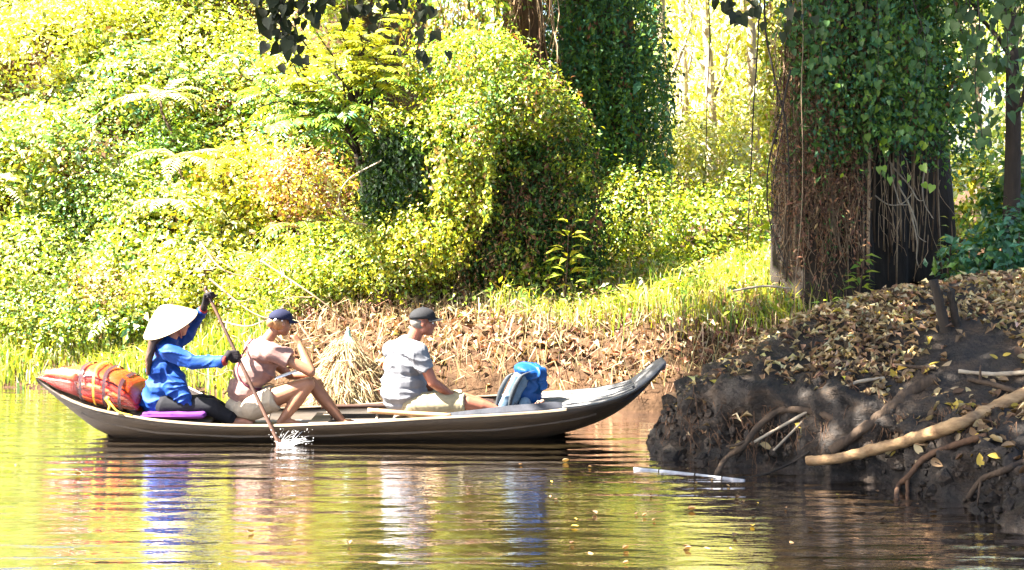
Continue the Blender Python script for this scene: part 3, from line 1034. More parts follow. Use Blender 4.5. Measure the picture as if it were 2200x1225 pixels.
# ------------------------------------------------------------------ vine-draped stump in the middle
def stump():
    base = P(1080, 620, 15.8)
    root = tag(empty('vine_covered_stump', base), 'hunched old stump smothered in sunlit creepers, behind the man', 'tree stump')
    mb = MB()
    mb.tube(spline([P(1060, 640, 16.35), P(1070, 500, 16.3), P(1050, 350, 16.1), P(1020, 220, 15.9)], 14), np.linspace(0.50, 0.36, 14), 14)
    mb.tube(spline([P(1180, 640, 16.4), P(1190, 500, 16.35), P(1140, 350, 16.1), P(1060, 230, 15.9)], 14), np.linspace(0.5, 0.3, 14), 14)
    me = mb.remesh('trunk', 0.05, 3, lambda co: SinNoise(51, 9.0)(co * np.array([1, 1, 0.25])) * 0.05)
    obj('trunk', me, M['bark_red'], root)
    # arm of the stump reaching left, making the hollow
    mb = MB().tube(spline([P(1010, 330, 15.75), P(930, 290, 15.6), P(860, 290, 15.6), P(815, 350, 15.65), P(800, 470, 15.7)], 16),
                   np.linspace(0.20, 0.10, 16), 10)
    obj('limb', mb.mesh('limb'), M['bark_dark'], root)
    top = [px_blob(1040, 140, 15.5, 95, 60, 0.42), px_blob(1100, 215, 15.45, 100, 75, 0.45), px_blob(1000, 290, 15.3, 90, 80, 0.42),
           px_blob(1180, 270, 15.7, 70, 50, 0.35), px_blob(960, 150, 15.7, 80, 55, 0.4), px_blob(1235, 350, 15.9, 32, 70, 0.25),
           px_blob(1150, 230, 15.6, 50, 40, 0.3), px_blob(1210, 250, 15.6, 25, 30, 0.2), px_blob(1010, 100, 15.6, 30, 25, 0.2)]
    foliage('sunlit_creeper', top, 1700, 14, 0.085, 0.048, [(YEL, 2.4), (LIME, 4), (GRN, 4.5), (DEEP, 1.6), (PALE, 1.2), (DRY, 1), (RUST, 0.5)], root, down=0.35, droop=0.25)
    strands('sunlit_strands', 60, (920, 1070), (230, 380), (0.3, 0.7), (14.9, 15.25), 0.055, [(YEL, 4), (LIME, 4), (GRN, 2), (DRY, 1)], root)
    DD_ = (0.018, 0.045, 0.011)  # near-black leaf green, the stump's shade put into the colour
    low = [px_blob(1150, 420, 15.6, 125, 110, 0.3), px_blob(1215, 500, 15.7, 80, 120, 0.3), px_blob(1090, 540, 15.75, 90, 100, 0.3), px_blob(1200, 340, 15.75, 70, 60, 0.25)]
    foliage('shade_toned_creeper', low, 900, 13, 0.11, 0.05, [(DD_, 5), (DEEP, 4), (GRN, 1.5), (RUST, 1.2)], root, 'leaf_dull', down=0.7, upw=0.2, droop=0.2)
    strands('shade_toned_strands', 110, (1000, 1290), (300, 540), (0.2, 0.9), (15.35, 15.6), 0.05, [(DD_, 5), (DEEP, 3), (RUST, 1.5), (GRN, 0.8)], root, 'leaf_dull')
    sprays = []
    for i in range(46):
        px_ = rng.uniform(1040, 1290)
        py_ = rng.uniform(320, 600)
        sprays.append(px_blob(px_, py_, 15.22 + rng.uniform(0, 0.2), rng.uniform(8, 26), rng.uniform(6, 18), 0.06))
    foliage('sprays', sprays, 150, 10, 0.05, 0.05, [(LIME, 4), (GRN, 4), (YEL, 2), (DRY, 1)], root, down=0.4)
    strands('brown_strands', 70, (980, 1250), (330, 560), (0.2, 0.7), (15.2, 15.45), 0.04, [(RUST, 4), ((0.10, 0.05, 0.028), 4), (DRY, 2)], root, 'dry', 0.03, 0.35)
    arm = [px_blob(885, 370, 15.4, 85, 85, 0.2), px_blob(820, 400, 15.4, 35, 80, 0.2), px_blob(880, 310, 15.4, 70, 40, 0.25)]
    foliage('hanging_creeper', arm, 620, 13, 0.06, 0.055, [(DD_, 4), (DEEP, 5), (GRN, 2)], root, down=0.8, upw=0.15, droop=0.1)  # the hollow's shade is put into these deep leaf colours
    left = [px_blob(900, 262, 15.35, 90, 20, 0.3), px_blob(1000, 420, 15.3, 55, 80, 0.3), px_blob(900, 520, 15.3, 110, 70, 0.35)]
    foliage('left_creeper', left, 620, 15, 0.08, 0.045, [(YEL, 4), (LIME, 4), (GRN, 1.5), (DRY, 1)], root, down=0.3)
    # dead brown stems hanging down its dark front
    for i in range(26):
        px = rng.uniform(960, 1120)
        y0 = rng.uniform(300, 430)
        p0, p1 = P(px, y0, 15.3 + rng.uniform(0, 0.3)), P(px + rng.uniform(-30, 30), rng.uniform(560, 640), 15.7)
        obj('dead_stem', MB().tube(curve_pts(p0, p1, 0, 9, 0.035, 300 + i), np.linspace(0.008, 0.004, 9), 5).mesh('dead_stem'),
            M['bark_red'] if i % 3 else M['twig'], root)


stump()


# ------------------------------------------------------------------ ivy-covered column behind, with its crown
def column():
    base = P(1290, 440, 18.0)
    base.z = float(ground_z(base.x, 18.0)) - 0.1
    root = tag(empty('ivy_covered_tree', base), 'tall tree trunk wrapped in dark green ivy behind the stump', 'tree')
    mb = MB().tube(spline([base, P(1290, 250, 18), P(1280, 50, 18), P(1275, -200, 18), P(1262, -560, 18.05)], 16), np.linspace(0.62, 0.34, 16), 14)
    obj('trunk', mb.mesh('trunk'), M['bark'], root)
    bl = [px_blob(1300, 330, 17.9, 125, 110, 0.75), px_blob(1310, 200, 17.9, 130, 120, 0.78), px_blob(1290, 60, 17.9, 125, 120, 0.75),
          px_blob(1285, -80, 17.9, 120, 110, 0.75), px_blob(1270, -230, 18, 110, 120, 0.7)]
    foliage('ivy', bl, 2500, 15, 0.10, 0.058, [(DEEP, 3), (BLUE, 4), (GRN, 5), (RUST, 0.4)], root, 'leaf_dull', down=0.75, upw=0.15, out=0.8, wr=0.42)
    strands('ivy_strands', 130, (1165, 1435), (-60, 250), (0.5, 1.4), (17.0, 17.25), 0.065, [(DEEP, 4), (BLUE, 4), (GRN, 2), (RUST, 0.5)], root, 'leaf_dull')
    cr = [(-3.3, 17.2, 7.4, 1.0, 1.2, 0.75), (-1.9, 17.1, 7.6, 1.3, 1.3, 0.8), (-0.4, 17.3, 7.8, 1.4, 1.4, 0.8), (1.0, 17.6, 8.1, 1.5, 1.5, 0.9), (-1.2, 18.6, 8.0, 1.4, 1.2, 0.7), (2.2, 18.6, 8.2, 1.4, 1.3, 0.8)]
    cr = [(c_[0] - 0.2, c_[1] + 0.5) + tuple(c_[2:]) for c_ in cr]
    foliage('crown', cr, 1300, 14, 0.16, 0.13, [(GRN, 4), (DEEP, 3), (LIME, 1)], root)
    tp_ = P(1262, -560, 18.05)
    for i, c_ in enumerate(cr):
        obj('limb', MB().tube(limb_pts(P(1272, -300 - 30 * i, 18.02), c_[:3], 120 + i, 10, 0.05), np.linspace(0.14, 0.04, 10), 8).mesh('limb'), M['bark'], root)
    # second brown stem at its left
    r2 = P(1130, 420, 17.2)
    r2.z = float(ground_z(r2.x, 17.2)) - 0.1
    root2 = tag(empty('vine_hung_trunk', r2), 'reddish brown trunk hung with dry vines, left of the ivy column', 'tree')
    obj('trunk', MB().tube(spline([r2, P(1130, 200, 17.2), P(1125, 60, 17.2), P(1110, -120, 17.2), P(1080, -420, 17.3)], 14), np.linspace(0.30, 0.2, 14), 12).mesh('trunk'), M['bark_red'], root2)
    for i in range(46):
        px = rng.uniform(960, 1190)
        p0, p1 = P(px, rng.uniform(-160, -20), 16.8), P(px + rng.uniform(-40, 40), rng.uniform(70, 200), 16.75)
        obj('dry_vine', MB().tube(curve_pts(p0, p1, 0, 9, 0.07, 400 + i), np.linspace(0.009, 0.005, 9), 5).mesh('dry_vine'),
            M['bark_red'] if i % 2 else M['twig'], root2)
    foliage('hanging_leaves', [px_blob(1020, 30, 16.9, 90, 70, 0.4), px_blob(930, 20, 16.9, 80, 80, 0.4), px_blob(1080, -110, 17.1, 170, 80, 0.5)], 300, 11, 0.1, 0.075,
            [(DRY, 2), (LIME, 2), (GRN, 3), (YEL, 1.5)], root2, down=0.6)


column()


# ------------------------------------------------------------------ big tree on the right with aerial roots
def big_tree():
    bx = P(1860, 590, 14.9)
    bx.z = float(land_z(bx.x, bx.y)) - 0.1
    root = tag(empty('big_tree', bx), 'massive shaded tree with brown aerial roots on the right bank', 'tree')
    mb = MB()
    stems = [(1745, 15.0, 0.26), (1800, 14.9, 0.30), (1870, 15.25, 0.34), (1950, 15.7, 0.40), (1700, 15.25, 0.20), (2010, 15.6, 0.22)]
    for i, (px, Y, r) in enumerate(stems):
        zb = float(land_z(P(px, 590, Y).x, Y)) - 0.15
        b0 = P(px, 590, Y)
        b0.z = zb
        mb.tube(spline([b0, P(px + rng.uniform(-8, 8), 420, Y), P(px + (1850 - px) * 0.1, 200, Y + 0.05), P(px + (1850 - px) * 0.25, 0, Y + 0.1),
                        P(px + (1850 - px) * 0.5, -260, 15.2), P(1850 + (px - 1850) * 0.3, -480, 15.3)], 18),
                np.linspace(r * 1.15, r * 0.7, 18), 12)
    me = mb.remesh('trunk', 0.045, 2, lambda co: SinNoise(61, 10.0)(co * np.array([1, 1, 0.18])) * 0.06)
    obj('trunk', me, M['bark_dark'], root)
    # aerial roots down the front and left face
    for i in range(78):
        px = rng.uniform(1690, 2030) if i % 3 else rng.uniform(1690, 1830)
        Y = 14.55 + rng.uniform(-0.1, 0.25) + (0.25 if px > 1900 else 0)
        y0, y1 = rng.uniform(-160, 150), rng.uniform(470, 620)
        p1 = P(px + rng.uniform(-22, 22), y1, Y)
        p1.z = max(p1.z, float(land_z(p1.x, p1.y)) - 0.02)
        obj('aerial_root', MB().tube(curve_pts(P(px, y0, Y), p1, 0, 12, 0.012, 500 + i), np.full(12, rng.choice([0.004, 0.006, 0.010, 0.018], p=[.4, .3, .2, .1])), 6).mesh('aerial_root'),
            [M['bark_red'], M['bark'], M['twig']][i % 3], root)
    for i, (a, b_) in enumerate([((1900, 330), (1985, 430)), ((1930, 400), (1990, 520)), ((1880, 420), (1960, 415)), ((1950, 430), (1975, 575)),
                                 ((1915, 350), (1950, 440)), ((1990, 350), (2005, 470))]):
        obj('pale_root', MB().tube(curve_pts(P(*a, 14.6), P(*b_, 14.55), 0.12, 14, 0.05, 610 + i), np.linspace(0.010, 0.005, 14), 6).mesh('pale_root'), M['bark_pale'], root)
    # fine dry fibres
    mb = MB()
    for i in range(420):
        px = rng.uniform(1670, 1850) if i % 4 else rng.uniform(1670, 2020)
        y0 = rng.uniform(0, 520)
        Y = 14.5 + rng.uniform(-0.08, 0.2)
        mb.tube(curve_pts(P(px, y0, Y), P(px + rng.uniform(-35, 35), y0 + rng.uniform(40, 170), Y), 0, 6, 0.06, 700 + i), np.linspace(0.004, 0.002, 6), 4, False)
    tag(obj('root_fibres', mb.mesh('root_fibres'), M['twig'], root), kind='stuff')
    # foliage wrapped round the upper trunk
    bl = [px_blob(1780, 60, 14.7, 90, 110, 0.4), px_blob(1900, 60, 14.6, 120, 120, 0.5), px_blob(1990, 150, 14.6, 80, 120, 0.4),
          px_blob(1930, 220, 14.4, 90, 90, 0.35), px_blob(2040, 270, 14.6, 45, 80, 0.3), px_blob(1830, 160, 14.5, 60, 90, 0.3),
          px_blob(1790, 300, 14.5, 50, 60, 0.25), px_blob(1890, -80, 14.8, 220, 80, 0.7), px_blob(2110, -60, 14.8, 160, 80, 0.7)]
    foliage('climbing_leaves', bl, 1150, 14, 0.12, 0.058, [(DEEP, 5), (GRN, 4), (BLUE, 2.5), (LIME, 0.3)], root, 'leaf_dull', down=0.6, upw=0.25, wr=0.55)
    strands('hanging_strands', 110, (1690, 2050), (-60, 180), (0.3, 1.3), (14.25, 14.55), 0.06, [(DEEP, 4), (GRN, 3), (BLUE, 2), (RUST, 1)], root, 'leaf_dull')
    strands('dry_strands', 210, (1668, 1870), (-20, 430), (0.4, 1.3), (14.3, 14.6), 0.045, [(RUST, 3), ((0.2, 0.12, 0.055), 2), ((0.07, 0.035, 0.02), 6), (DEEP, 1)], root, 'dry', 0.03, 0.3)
    strands('edge_strands', 60, (1640, 1730), (-40, 250), (0.6, 1.6), (15.0, 15.4), 0.06, [(YEL, 3), (LIME, 4), (DRY, 2)], root)
    # the wide crown overhead (above the picture) that shades the right bank
    cr = []
    for x, y, zc, r in [(-3.4, 11.6, 6.9, 1.0), (-2.3, 11.2, 7.0, 1.2), (-2.5, 12.9, 7.0, 1.25), (-1.0, 11.8, 7.1, 1.4), (-1.9, 14.2, 7.1, 1.2), (-0.6, 13.6, 7.2, 1.4),
                        (0.5, 12.3, 7.1, 1.3), (-0.1, 15.4, 7.3, 1.3), (1.1, 14.2, 7.4, 1.5), (0.6, 16.6, 7.5, 1.3), (-2.4, 9.9, 6.9, 1.2),
                        (-0.9, 10.2, 6.9, 1.4), (0.6, 10.4, 6.9, 1.4), (-3.3, 10.6, 6.8, 0.9), (2.1, 12.2, 7.1, 1.5), (-2.0, 8.6, 6.8, 1.2), (-0.2, 8.6, 6.8, 1.4)]:
        cr.append((x - 0.2, y - 1.5, zc, r, r * 0.9, r * 0.55))
    foliage('crown', cr, 3000, 12, 0.17, 0.15, [(GRN, 4), (DEEP, 3), (LIME, 1)], root, wr=0.6)
    hub = np.array(P(1850, -480, 15.3))
    for i, c_ in enumerate(cr):
        obj('limb', MB().tube(limb_pts(hub + np.array([0, 0, -0.5 + 0.02 * i]), c_[:3], 130 + i, 12, 0.04), np.linspace(0.13, 0.03, 12), 7).mesh('limb'), M['bark'], root)
    # some light yellow-green heart leaves on the face of the tree
    hl = heart_leaf_mesh('heart_leaf', 0.08, (0.22, 0.34, 0.03))
    for i in range(26):
        px, py = rng.uniform(1830, 2010), rng.uniform(150, 400)
        o = obj('heart_leaf', hl, M['leaf'], root, False)
        q = P(px, py, 14.1 + rng.uniform(0, 0.2))
        o.location = q - root.location
        o.rotation_euler = (rng.uniform(0.9, 1.9), rng.uniform(-0.6, 0.6), rng.uniform(-0.9, 0.9))
        s_ = rng.uniform(0.7, 1.2)
        o.scale = (s_, s_, s_)
    return root


def heart_leaf_mesh(name, L, col):
    """broad heart-shaped leaf, stalk at the origin, tip along -Y, slightly folded"""
    out = [(0, 0), (0.22, 0.12), (0.45, 0.02), (0.5, -0.25), (0.36, -0.55), (0.16, -0.82), (0, -1.05)]
    V, F = [], []
    for x, y in out:
        V.append((x * L, y * L, abs(x) * L * 0.22 - (y * y) * 0.12 * L))
    n = len(V)
    for x, y in out[1:-1]:
        V.append((-x * L, y * L, abs(x) * L * 0.22 - (y * y) * 0.12 * L))
    mid = len(V)
    V.append((0, -0.4 * L, -0.02 * L))
    right = list(range(n))
    leftv = [0] + list(range(n, n + n - 2)) + [n - 1]
    for i in range(n - 1):
        F.append((mid, right[i + 1], right[i]))
        F.append((mid, leftv[i], leftv[i + 1]))
    return mesh_np(name, V, F, np.broadcast_to(np.array(col), (len(V), 3)), True)


big_tree()


# ------------------------------------------------------------------ overhanging leafy branches (near the camera, in shade)
def overhang(label, seed, strands, leafL, n_each, col):
    root = tag(empty('overhanging_branch', strands[0][0]), label, 'branch')
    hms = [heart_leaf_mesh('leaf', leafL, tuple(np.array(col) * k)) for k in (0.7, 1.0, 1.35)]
    r = np.random.default_rng(seed)
    for si, (p0, p1) in enumerate(strands):
        pts = curve_pts(p0, p1, 0, 14, 0.05, seed + si)
        obj('twig', MB().tube(pts, np.linspace(0.008, 0.0025, 14), 5).mesh('twig'), M['bark_dark'], root)
        for k in range(n_each[si]):
            u = r.uniform(0.62, 1.0)
            q = pts[min(13, int(u * 13.99))] + r.normal(size=3) * np.array([0.07, 0.05, 0.05])
            o = obj('leaf', hms[k % 3], M['leaf_dull'], root, False)
            o.location = Vector(q) - root.location
            o.rotation_euler = (r.uniform(0.8, 2.0), r.uniform(-0.7, 0.7), r.uniform(-1.0, 1.0))
            s_ = r.uniform(0.65, 1.25)
            o.scale = (s_, s_, s_)


DK = (0.018, 0.024, 0.008)  # backlit silhouette put into the leaf colour, almost black
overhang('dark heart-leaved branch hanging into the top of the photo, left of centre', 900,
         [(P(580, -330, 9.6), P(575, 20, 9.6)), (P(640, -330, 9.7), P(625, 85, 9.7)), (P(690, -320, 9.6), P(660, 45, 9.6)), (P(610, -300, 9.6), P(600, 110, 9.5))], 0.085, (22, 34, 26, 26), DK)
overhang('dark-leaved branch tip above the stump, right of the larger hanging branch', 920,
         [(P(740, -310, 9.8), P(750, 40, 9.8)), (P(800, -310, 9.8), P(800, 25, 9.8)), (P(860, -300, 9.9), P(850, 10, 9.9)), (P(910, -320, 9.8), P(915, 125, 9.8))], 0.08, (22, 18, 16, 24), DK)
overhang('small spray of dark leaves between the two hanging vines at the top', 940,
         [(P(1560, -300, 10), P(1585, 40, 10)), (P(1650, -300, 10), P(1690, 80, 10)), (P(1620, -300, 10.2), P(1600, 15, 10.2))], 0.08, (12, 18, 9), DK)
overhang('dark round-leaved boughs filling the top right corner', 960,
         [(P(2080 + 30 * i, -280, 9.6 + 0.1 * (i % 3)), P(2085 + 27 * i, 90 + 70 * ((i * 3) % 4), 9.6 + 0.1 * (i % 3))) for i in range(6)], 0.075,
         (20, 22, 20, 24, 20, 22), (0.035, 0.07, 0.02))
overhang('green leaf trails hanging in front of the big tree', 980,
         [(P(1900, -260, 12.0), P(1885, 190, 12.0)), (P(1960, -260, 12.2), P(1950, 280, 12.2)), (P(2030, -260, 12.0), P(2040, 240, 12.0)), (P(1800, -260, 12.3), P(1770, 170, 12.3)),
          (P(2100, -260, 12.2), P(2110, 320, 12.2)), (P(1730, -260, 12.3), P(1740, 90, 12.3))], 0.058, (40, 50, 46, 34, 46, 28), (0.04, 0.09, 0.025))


# ------------------------------------------------------------------ hanging vines
def vine(label, pts, r, mat='bark_dark', n=40):
    q = spline([P(*p) for p in pts], n)
    q += np.stack([SinNoise(int(pts[0][0]), 5.0)(q), SinNoise(int(pts[0][0]) + 1, 5.0)(q), np.zeros(n)], 1) * 0.018
    root = tag(empty('hanging_vine', q[-1]), label, 'vine', 'vines hanging left of the big tree')
    obj('stem', MB().tube(q, np.linspace(r, r * 0.55, n), 6).mesh('stem'), M[mat], root)
    rr = np.random.default_rng(int(pts[0][0]))
    for k in range(7):
        i = rr.integers(4, n - 2)
        mb = MB().tube(curve_pts(q[i], q[i] + rr.normal(size=3) * 0.06 + np.array([0, 0, -0.05]), 0, 5, 0.1, k), np.linspace(r * 0.5, r * 0.25, 5), 4)
        obj('tendril', mb.mesh('tendril'), M[mat], root)


vine('thin straight vine hanging at the left of the bright gap', [(1520, -300, 13.0), (1521, 0, 13), (1523, 130, 13), (1516, 320, 13)], 0.008)
vine('long slightly bent vine reaching down to the grass', [(1640, -300, 13.4), (1635, 0, 13.4), (1622, 220, 13.4), (1612, 400, 13.4), (1605, 530, 13.4)], 0.009)
vine('dark twisting vine leaning toward the big tree trunk', [(1645, -280, 13.2), (1643, 20, 13.2), (1660, 150, 13.2), (1685, 270, 13.2), (1695, 410, 13.3)], 0.012)
vine('looped vine bowing out from the foot of the big tree', [(1700, 150, 13.9), (1660, 310, 13.8), (1648, 400, 13.7), (1655, 480, 13.7), (1690, 570, 13.6)], 0.010)
vine('second finer loop of vine beside the bowed one', [(1690, 250, 13.8), (1668, 350, 13.7), (1660, 440, 13.6), (1672, 540, 13.5), (1705, 590, 13.4)], 0.006)
vine('hair-thin vine hanging down onto the leafy mud bank', [(1720, -200, 12.6), (1725, 300, 12.6), (1716, 500, 12.6), (1708, 700, 12.55)], 0.005, 'twig')


# ------------------------------------------------------------------ broad-leaved sapling in front of the stump
def sapling(label, px, py, Y, h, leaves, pal, ll):
    b0 = P(px, py, Y)
    b0.z = float(land_z(b0.x, b0.y))
    root = tag(empty('sapling', b0), label, 'sapling')
    top = b0 + Vector((0.04, 0, h))
    pts = curve_pts(b0 - Vector((0, 0, 0.03)), top, 0, 10, 0.03, int(px))
    obj('stem', MB().tube(pts, np.linspace(0.012, 0.004, 10), 6).mesh('stem'), M['bark'], root)
    for i in range(leaves):
        q = pts[rng.integers(4, 10)]
        an = rng.uniform(0, 6.28)
        a = nrm(np.array([[math.cos(an), math.sin(an) * 0.6, rng.uniform(0.0, 0.6)]]))
        no = nrm(np.array([[-a[0, 0] * 0.4, -0.3, 1.0]]))
        L = ll * rng.uniform(0.75, 1.2)
        obj('leaf', leaf_mesh('leaf', q[None] + a * 0.04, no, a, L, L * 0.36, pick(1, pal, 0.12), droop=0.3), M['leaf'], root)
    return root


sapling('glowing yellow broad-leaved sapling in front of the stump', 1215, 600, 15.1, 0.95, 26, [(YEL, 5), (LIME, 2)], 0.20)
sapling('green sapling at the foot of the big tree', 1840, 585, 13.9, 0.55, 22, [(GRN, 3), (LIME, 4)], 0.15)
sapling('low green seedling left of the big tree foot', 1770, 600, 13.6, 0.22, 14, [(GRN, 3), (LIME, 3)], 0.12)
sapling('yellow-budded sapling right of the hollow trunk', 2035, 590, 13.9, 0.62, 16, [(YEL, 3), (LIME, 3)], 0.10)


# ------------------------------------------------------------------ slender background trees
def slender(label, px, Y, h, r, pal, group, L=0.12, lean=0.0, ncl=170, mat='bark_pale', z0=0.3):
    b0 = P(px, 400, Y)
    b0.z = float(ground_z(b0.x, Y)) - 0.1
    root = tag(empty('slender_tree', b0), label, 'tree', group)
    top = b0 + Vector((lean, 0, h))
    pts = curve_pts(b0, top, 0, 14, 0.015, int(px))
    obj('trunk', MB().tube(pts, np.linspace(0.10, 0.03, 14), 8).mesh('trunk'), M[mat], root)
    bl = []
    for k in range(7):
        u = z0 + (0.98 - z0) * k / 6
        q = pts[int(u * 13)]
        bl.append((q[0] + rng.normal() * r * 0.5, q[1] + rng.normal() * r * 0.4, q[2] + rng.normal() * 0.15, r * rng.uniform(0.6, 1), r * 0.8, r * rng.uniform(0.6, 0.95)))
        obj('limb', MB().tube(limb_pts(pts[max(1, int(u * 13) - 2)], bl[-1][:3], 7 * k + int(px), 7, 0.05), np.linspace(0.03, 0.01, 7), 6).mesh('limb'), M[mat], root)
    foliage('crown', bl, ncl, 12, 0.16, L, pal, root, down=0.5, upw=0.3, wr=0.32)


PG = [(PALE, 4), (YEL, 3), (LIME, 2), ((0.48, 0.48, 0.3), 2)]
for i, (px, Y, h, r) in enumerate([(1435, 22, 8, .8), (1480, 25, 9, .9), (1530, 23, 8.5, .8), (1585, 26, 9, 1.0), (1630, 22.5, 8, .8), (1680, 25, 9, .9), (1560, 29, 10, 1.2), (1460, 30, 10, 1.2)]):
    slender('pale slim tree in the bright gap between the ivy column and the big tree', px, Y, h, r, PG, 'pale slim trees in the bright gap', 0.13, ncl=210)
for i, (px, Y, h, r) in enumerate([(2050, 22, 8, .9), (2110, 25, 9, 1.0), (2180, 23, 8, .9), (2240, 26, 9, 1.0), (1980, 25, 9, .9), (1900, 24, 8, .9), (1800, 26, 9, 1.0)]):
    slender('sunlit slim tree seen through the foliage at the far right', px, Y, h, r, [(PALE, 3), (LIME, 3), (GRN, 2)], 'sunlit trees behind the big tree', 0.12, ncl=190)
slender('dark thin tree trunk standing at the right edge', 2165, 14.6, 6.5, .6, SHADE, None, 0.11, ncl=130, mat='bark_dark', z0=0.5)

# far woods closing the view
B = []
r2 = np.random.default_rng(77)
for i in range(46):
    x = -34 + i * 1.6
    Y = 38 + r2.uniform(-4, 6)
    hz = r2.uniform(7, 12)
    for k in range(4):
        B.append((x + r2.normal() * 0.8, Y + r2.normal(), 1.5 + hz * (k + 0.3) / 4, r2.uniform(1.3, 2.2), 1.5, hz / 6 + 0.5))
fo = foliage('far_woods', B, 5200, 9, 0.35, 0.34, [(PALE, 3), (YEL, 2), (LIME, 3), (GRN, 2)], None, wr=0.5)
tag(fo, 'bright far woods closing the view behind the trees', 'woods', kind='stuff')


# ------------------------------------------------------------------ straw heap behind the man, dry branches
def straw_heap():
    top = P(748, 718, 14.25)
    root = tag(empty('straw_heap', P(745, 862, 14.1)), 'pale heap of dry straw with a green net tip between woman and man', 'straw')
    n = 2600
    t = rng.uniform(0, 1, n) ** 0.8
    ang = rng.uniform(0, 6.28, n)
    rad = (0.05 + 0.29 * t) * (1 + 0.25 * np.sin(ang * 3 + 1) * t + 0.12 * np.sin(ang * 7)) + rng.normal(0, 0.02, n)
    pos = np.stack([top.x - 0.02 * t + np.cos(ang) * rad, 14.25 + np.sin(ang) * rad * 0.6 - 0.18 * t, top.z - 0.60 * t + rng.normal(0, 0.03, n)], 1)
    ax = nrm(np.stack([np.cos(ang) * 0.5 + rng.normal(0, 0.42, n), np.sin(ang) * 0.3 - 0.1 + rng.normal(0, 0.25, n), -1.0 + rng.normal(0, 0.4, n)], 1))
    no = nrm(np.stack([np.cos(ang), np.sin(ang) - 0.4, np.full(n, 0.5)], 1))
    me = leaf_mesh('straw', pos, no, ax, rng.uniform(0.08, 0.34, n), rng.uniform(0.006, 0.016, n), pick(n, [((0.30, 0.22, 0.11), 4), ((0.38, 0.31, 0.18), 2), ((0.24, 0.155, 0.075), 2), (RUST, 0.8)], 0.12))
    tag(obj('straw', me, M['dry'], root), kind='stuff')
    mb = MB().cone(top + Vector((0, 0, -0.55)), 0.24, top + Vector((0, 0, -0.05)), 0.04)
    obj('core', mb.remesh('core', 0.03, 3), M['earth'], root)
    mb = MB().cone(top + Vector((0, -0.02, -0.08)), 0.055, top + Vector((0.0, -0.02, 0.03)), 0.02)
    mb.cone(top + Vector((0.02, -0.03, -0.05)), 0.03, top + Vector((0.09, -0.05, -0.14)), 0.02)
    obj('net_wrap', mb.remesh('net_wrap', 0.008, 2, folds(5, (1, 0.2, 0), 90, 0.006)), M['net'], root)


straw_heap()


def stick(name, label, pts, r0, r1, mat, cat='branch', group=None, n=22, sides=8, knobs=True):
    q = spline(pts, n)
    rr = np.linspace(r0, r1, n)
    if knobs:
        rr = rr * (1 + 0.05 * np.sin(np.arange(n) * 0.9 + n) + 0.05 * np.sin(np.arange(n) * 2.7))
    root = tag(empty(name, tuple(q[0])), label, cat, group)
    nf = n * 3
    qf = spline(q, nf)
    rf = np.interp(np.linspace(0, 1, nf), np.linspace(0, 1, n), rr)
    V, F = tube_arrays(qf, rf, sides)
    ctr = np.repeat(qf, sides, axis=0)
    sd_ = int(abs(q[0][0] * 977)) % 900
    f_ = 0.16 * SinNoise(sd_, 45.0)(V) + 0.10 * SinNoise(sd_ + 1, 110.0)(V)
    if knobs:
        V = ctr + (V - ctr) * (1 + f_)[:, None]
    obj('stem', mesh_np('stem', V, F, None, True), M[mat], root)
    return root, q


DB = [(430, 520, 480, 580, 560, 600), (450, 600, 560, 680, 690, 690), (470, 690, 540, 700, 610, 660), (480, 830, 560, 760, 690, 720), (640, 690, 700, 790, 690, 850), (560, 560, 680, 640, 740, 690)]
for i, d in enumerate(DB):
    r_, q = stick('dry_branch', 'bare dry twig tangled in the brush behind the woman', [P(d[0], d[1], 14.6), P(d[2], d[3], 14.45), P(d[4], d[5], 14.5)], 0.012, 0.005, 'twig', 'branch', 'bare twigs in the brush behind the woman')
    for k in range(5):
        j = rng.integers(4, 20)
        e_ = q[j] + rng.normal(size=3) * np.array([0.22, 0.1, 0.16])
        obj('side_twig', MB().tube(curve_pts(q[j], e_, 0, 7, 0.08, i * 9 + k), np.linspace(0.006, 0.003, 7), 5).mesh('side_twig'), M['twig'], r_)
r_, q = stick('bent_vine', 'pale vine arching out of the hollow left of the stump', [P(820, 345, 15.0), P(750, 385, 14.95), P(728, 430, 14.95), P(750, 475, 15.0), P(790, 482, 15.1)], 0.008, 0.006, 'bark_pale', 'vine')
stick('fallen_twig', 'pale fallen twig lying across the bank at the foot of the vines', [P(1575, 625, 13.9), P(1640, 615, 13.9), P(1700, 620, 13.9)], 0.012, 0.008, 'bark_pale', 'branch')

# ------------------------------------------------------------------ mud bank: leaves, roots, branches
def ovate_leaf_mesh(name, L, W, curl, col):
    t = np.linspace(0, 1, 7)
    prof_ = np.sin(np.pi * t ** 0.8) ** 0.8
    V, F = [], []
    for i, (u, p_) in enumerate(zip(t, prof_)):
        for sg in (-1, 0, 1):
            V.append((sg * p_ * W / 2, (u - 0.4) * L, abs(sg) * curl * W * p_ + curl * L * 0.5 * (u - 0.4) ** 2 * 2))
    for i in range(6):
        for j in (0, 1):
            F.append((3 * i + j, 3 * i + j + 1, 3 * i + j + 4, 3 * i + j + 3))
    return mesh_np(name, V, F, np.broadcast_to(np.array(col), (len(V), 3)), True)


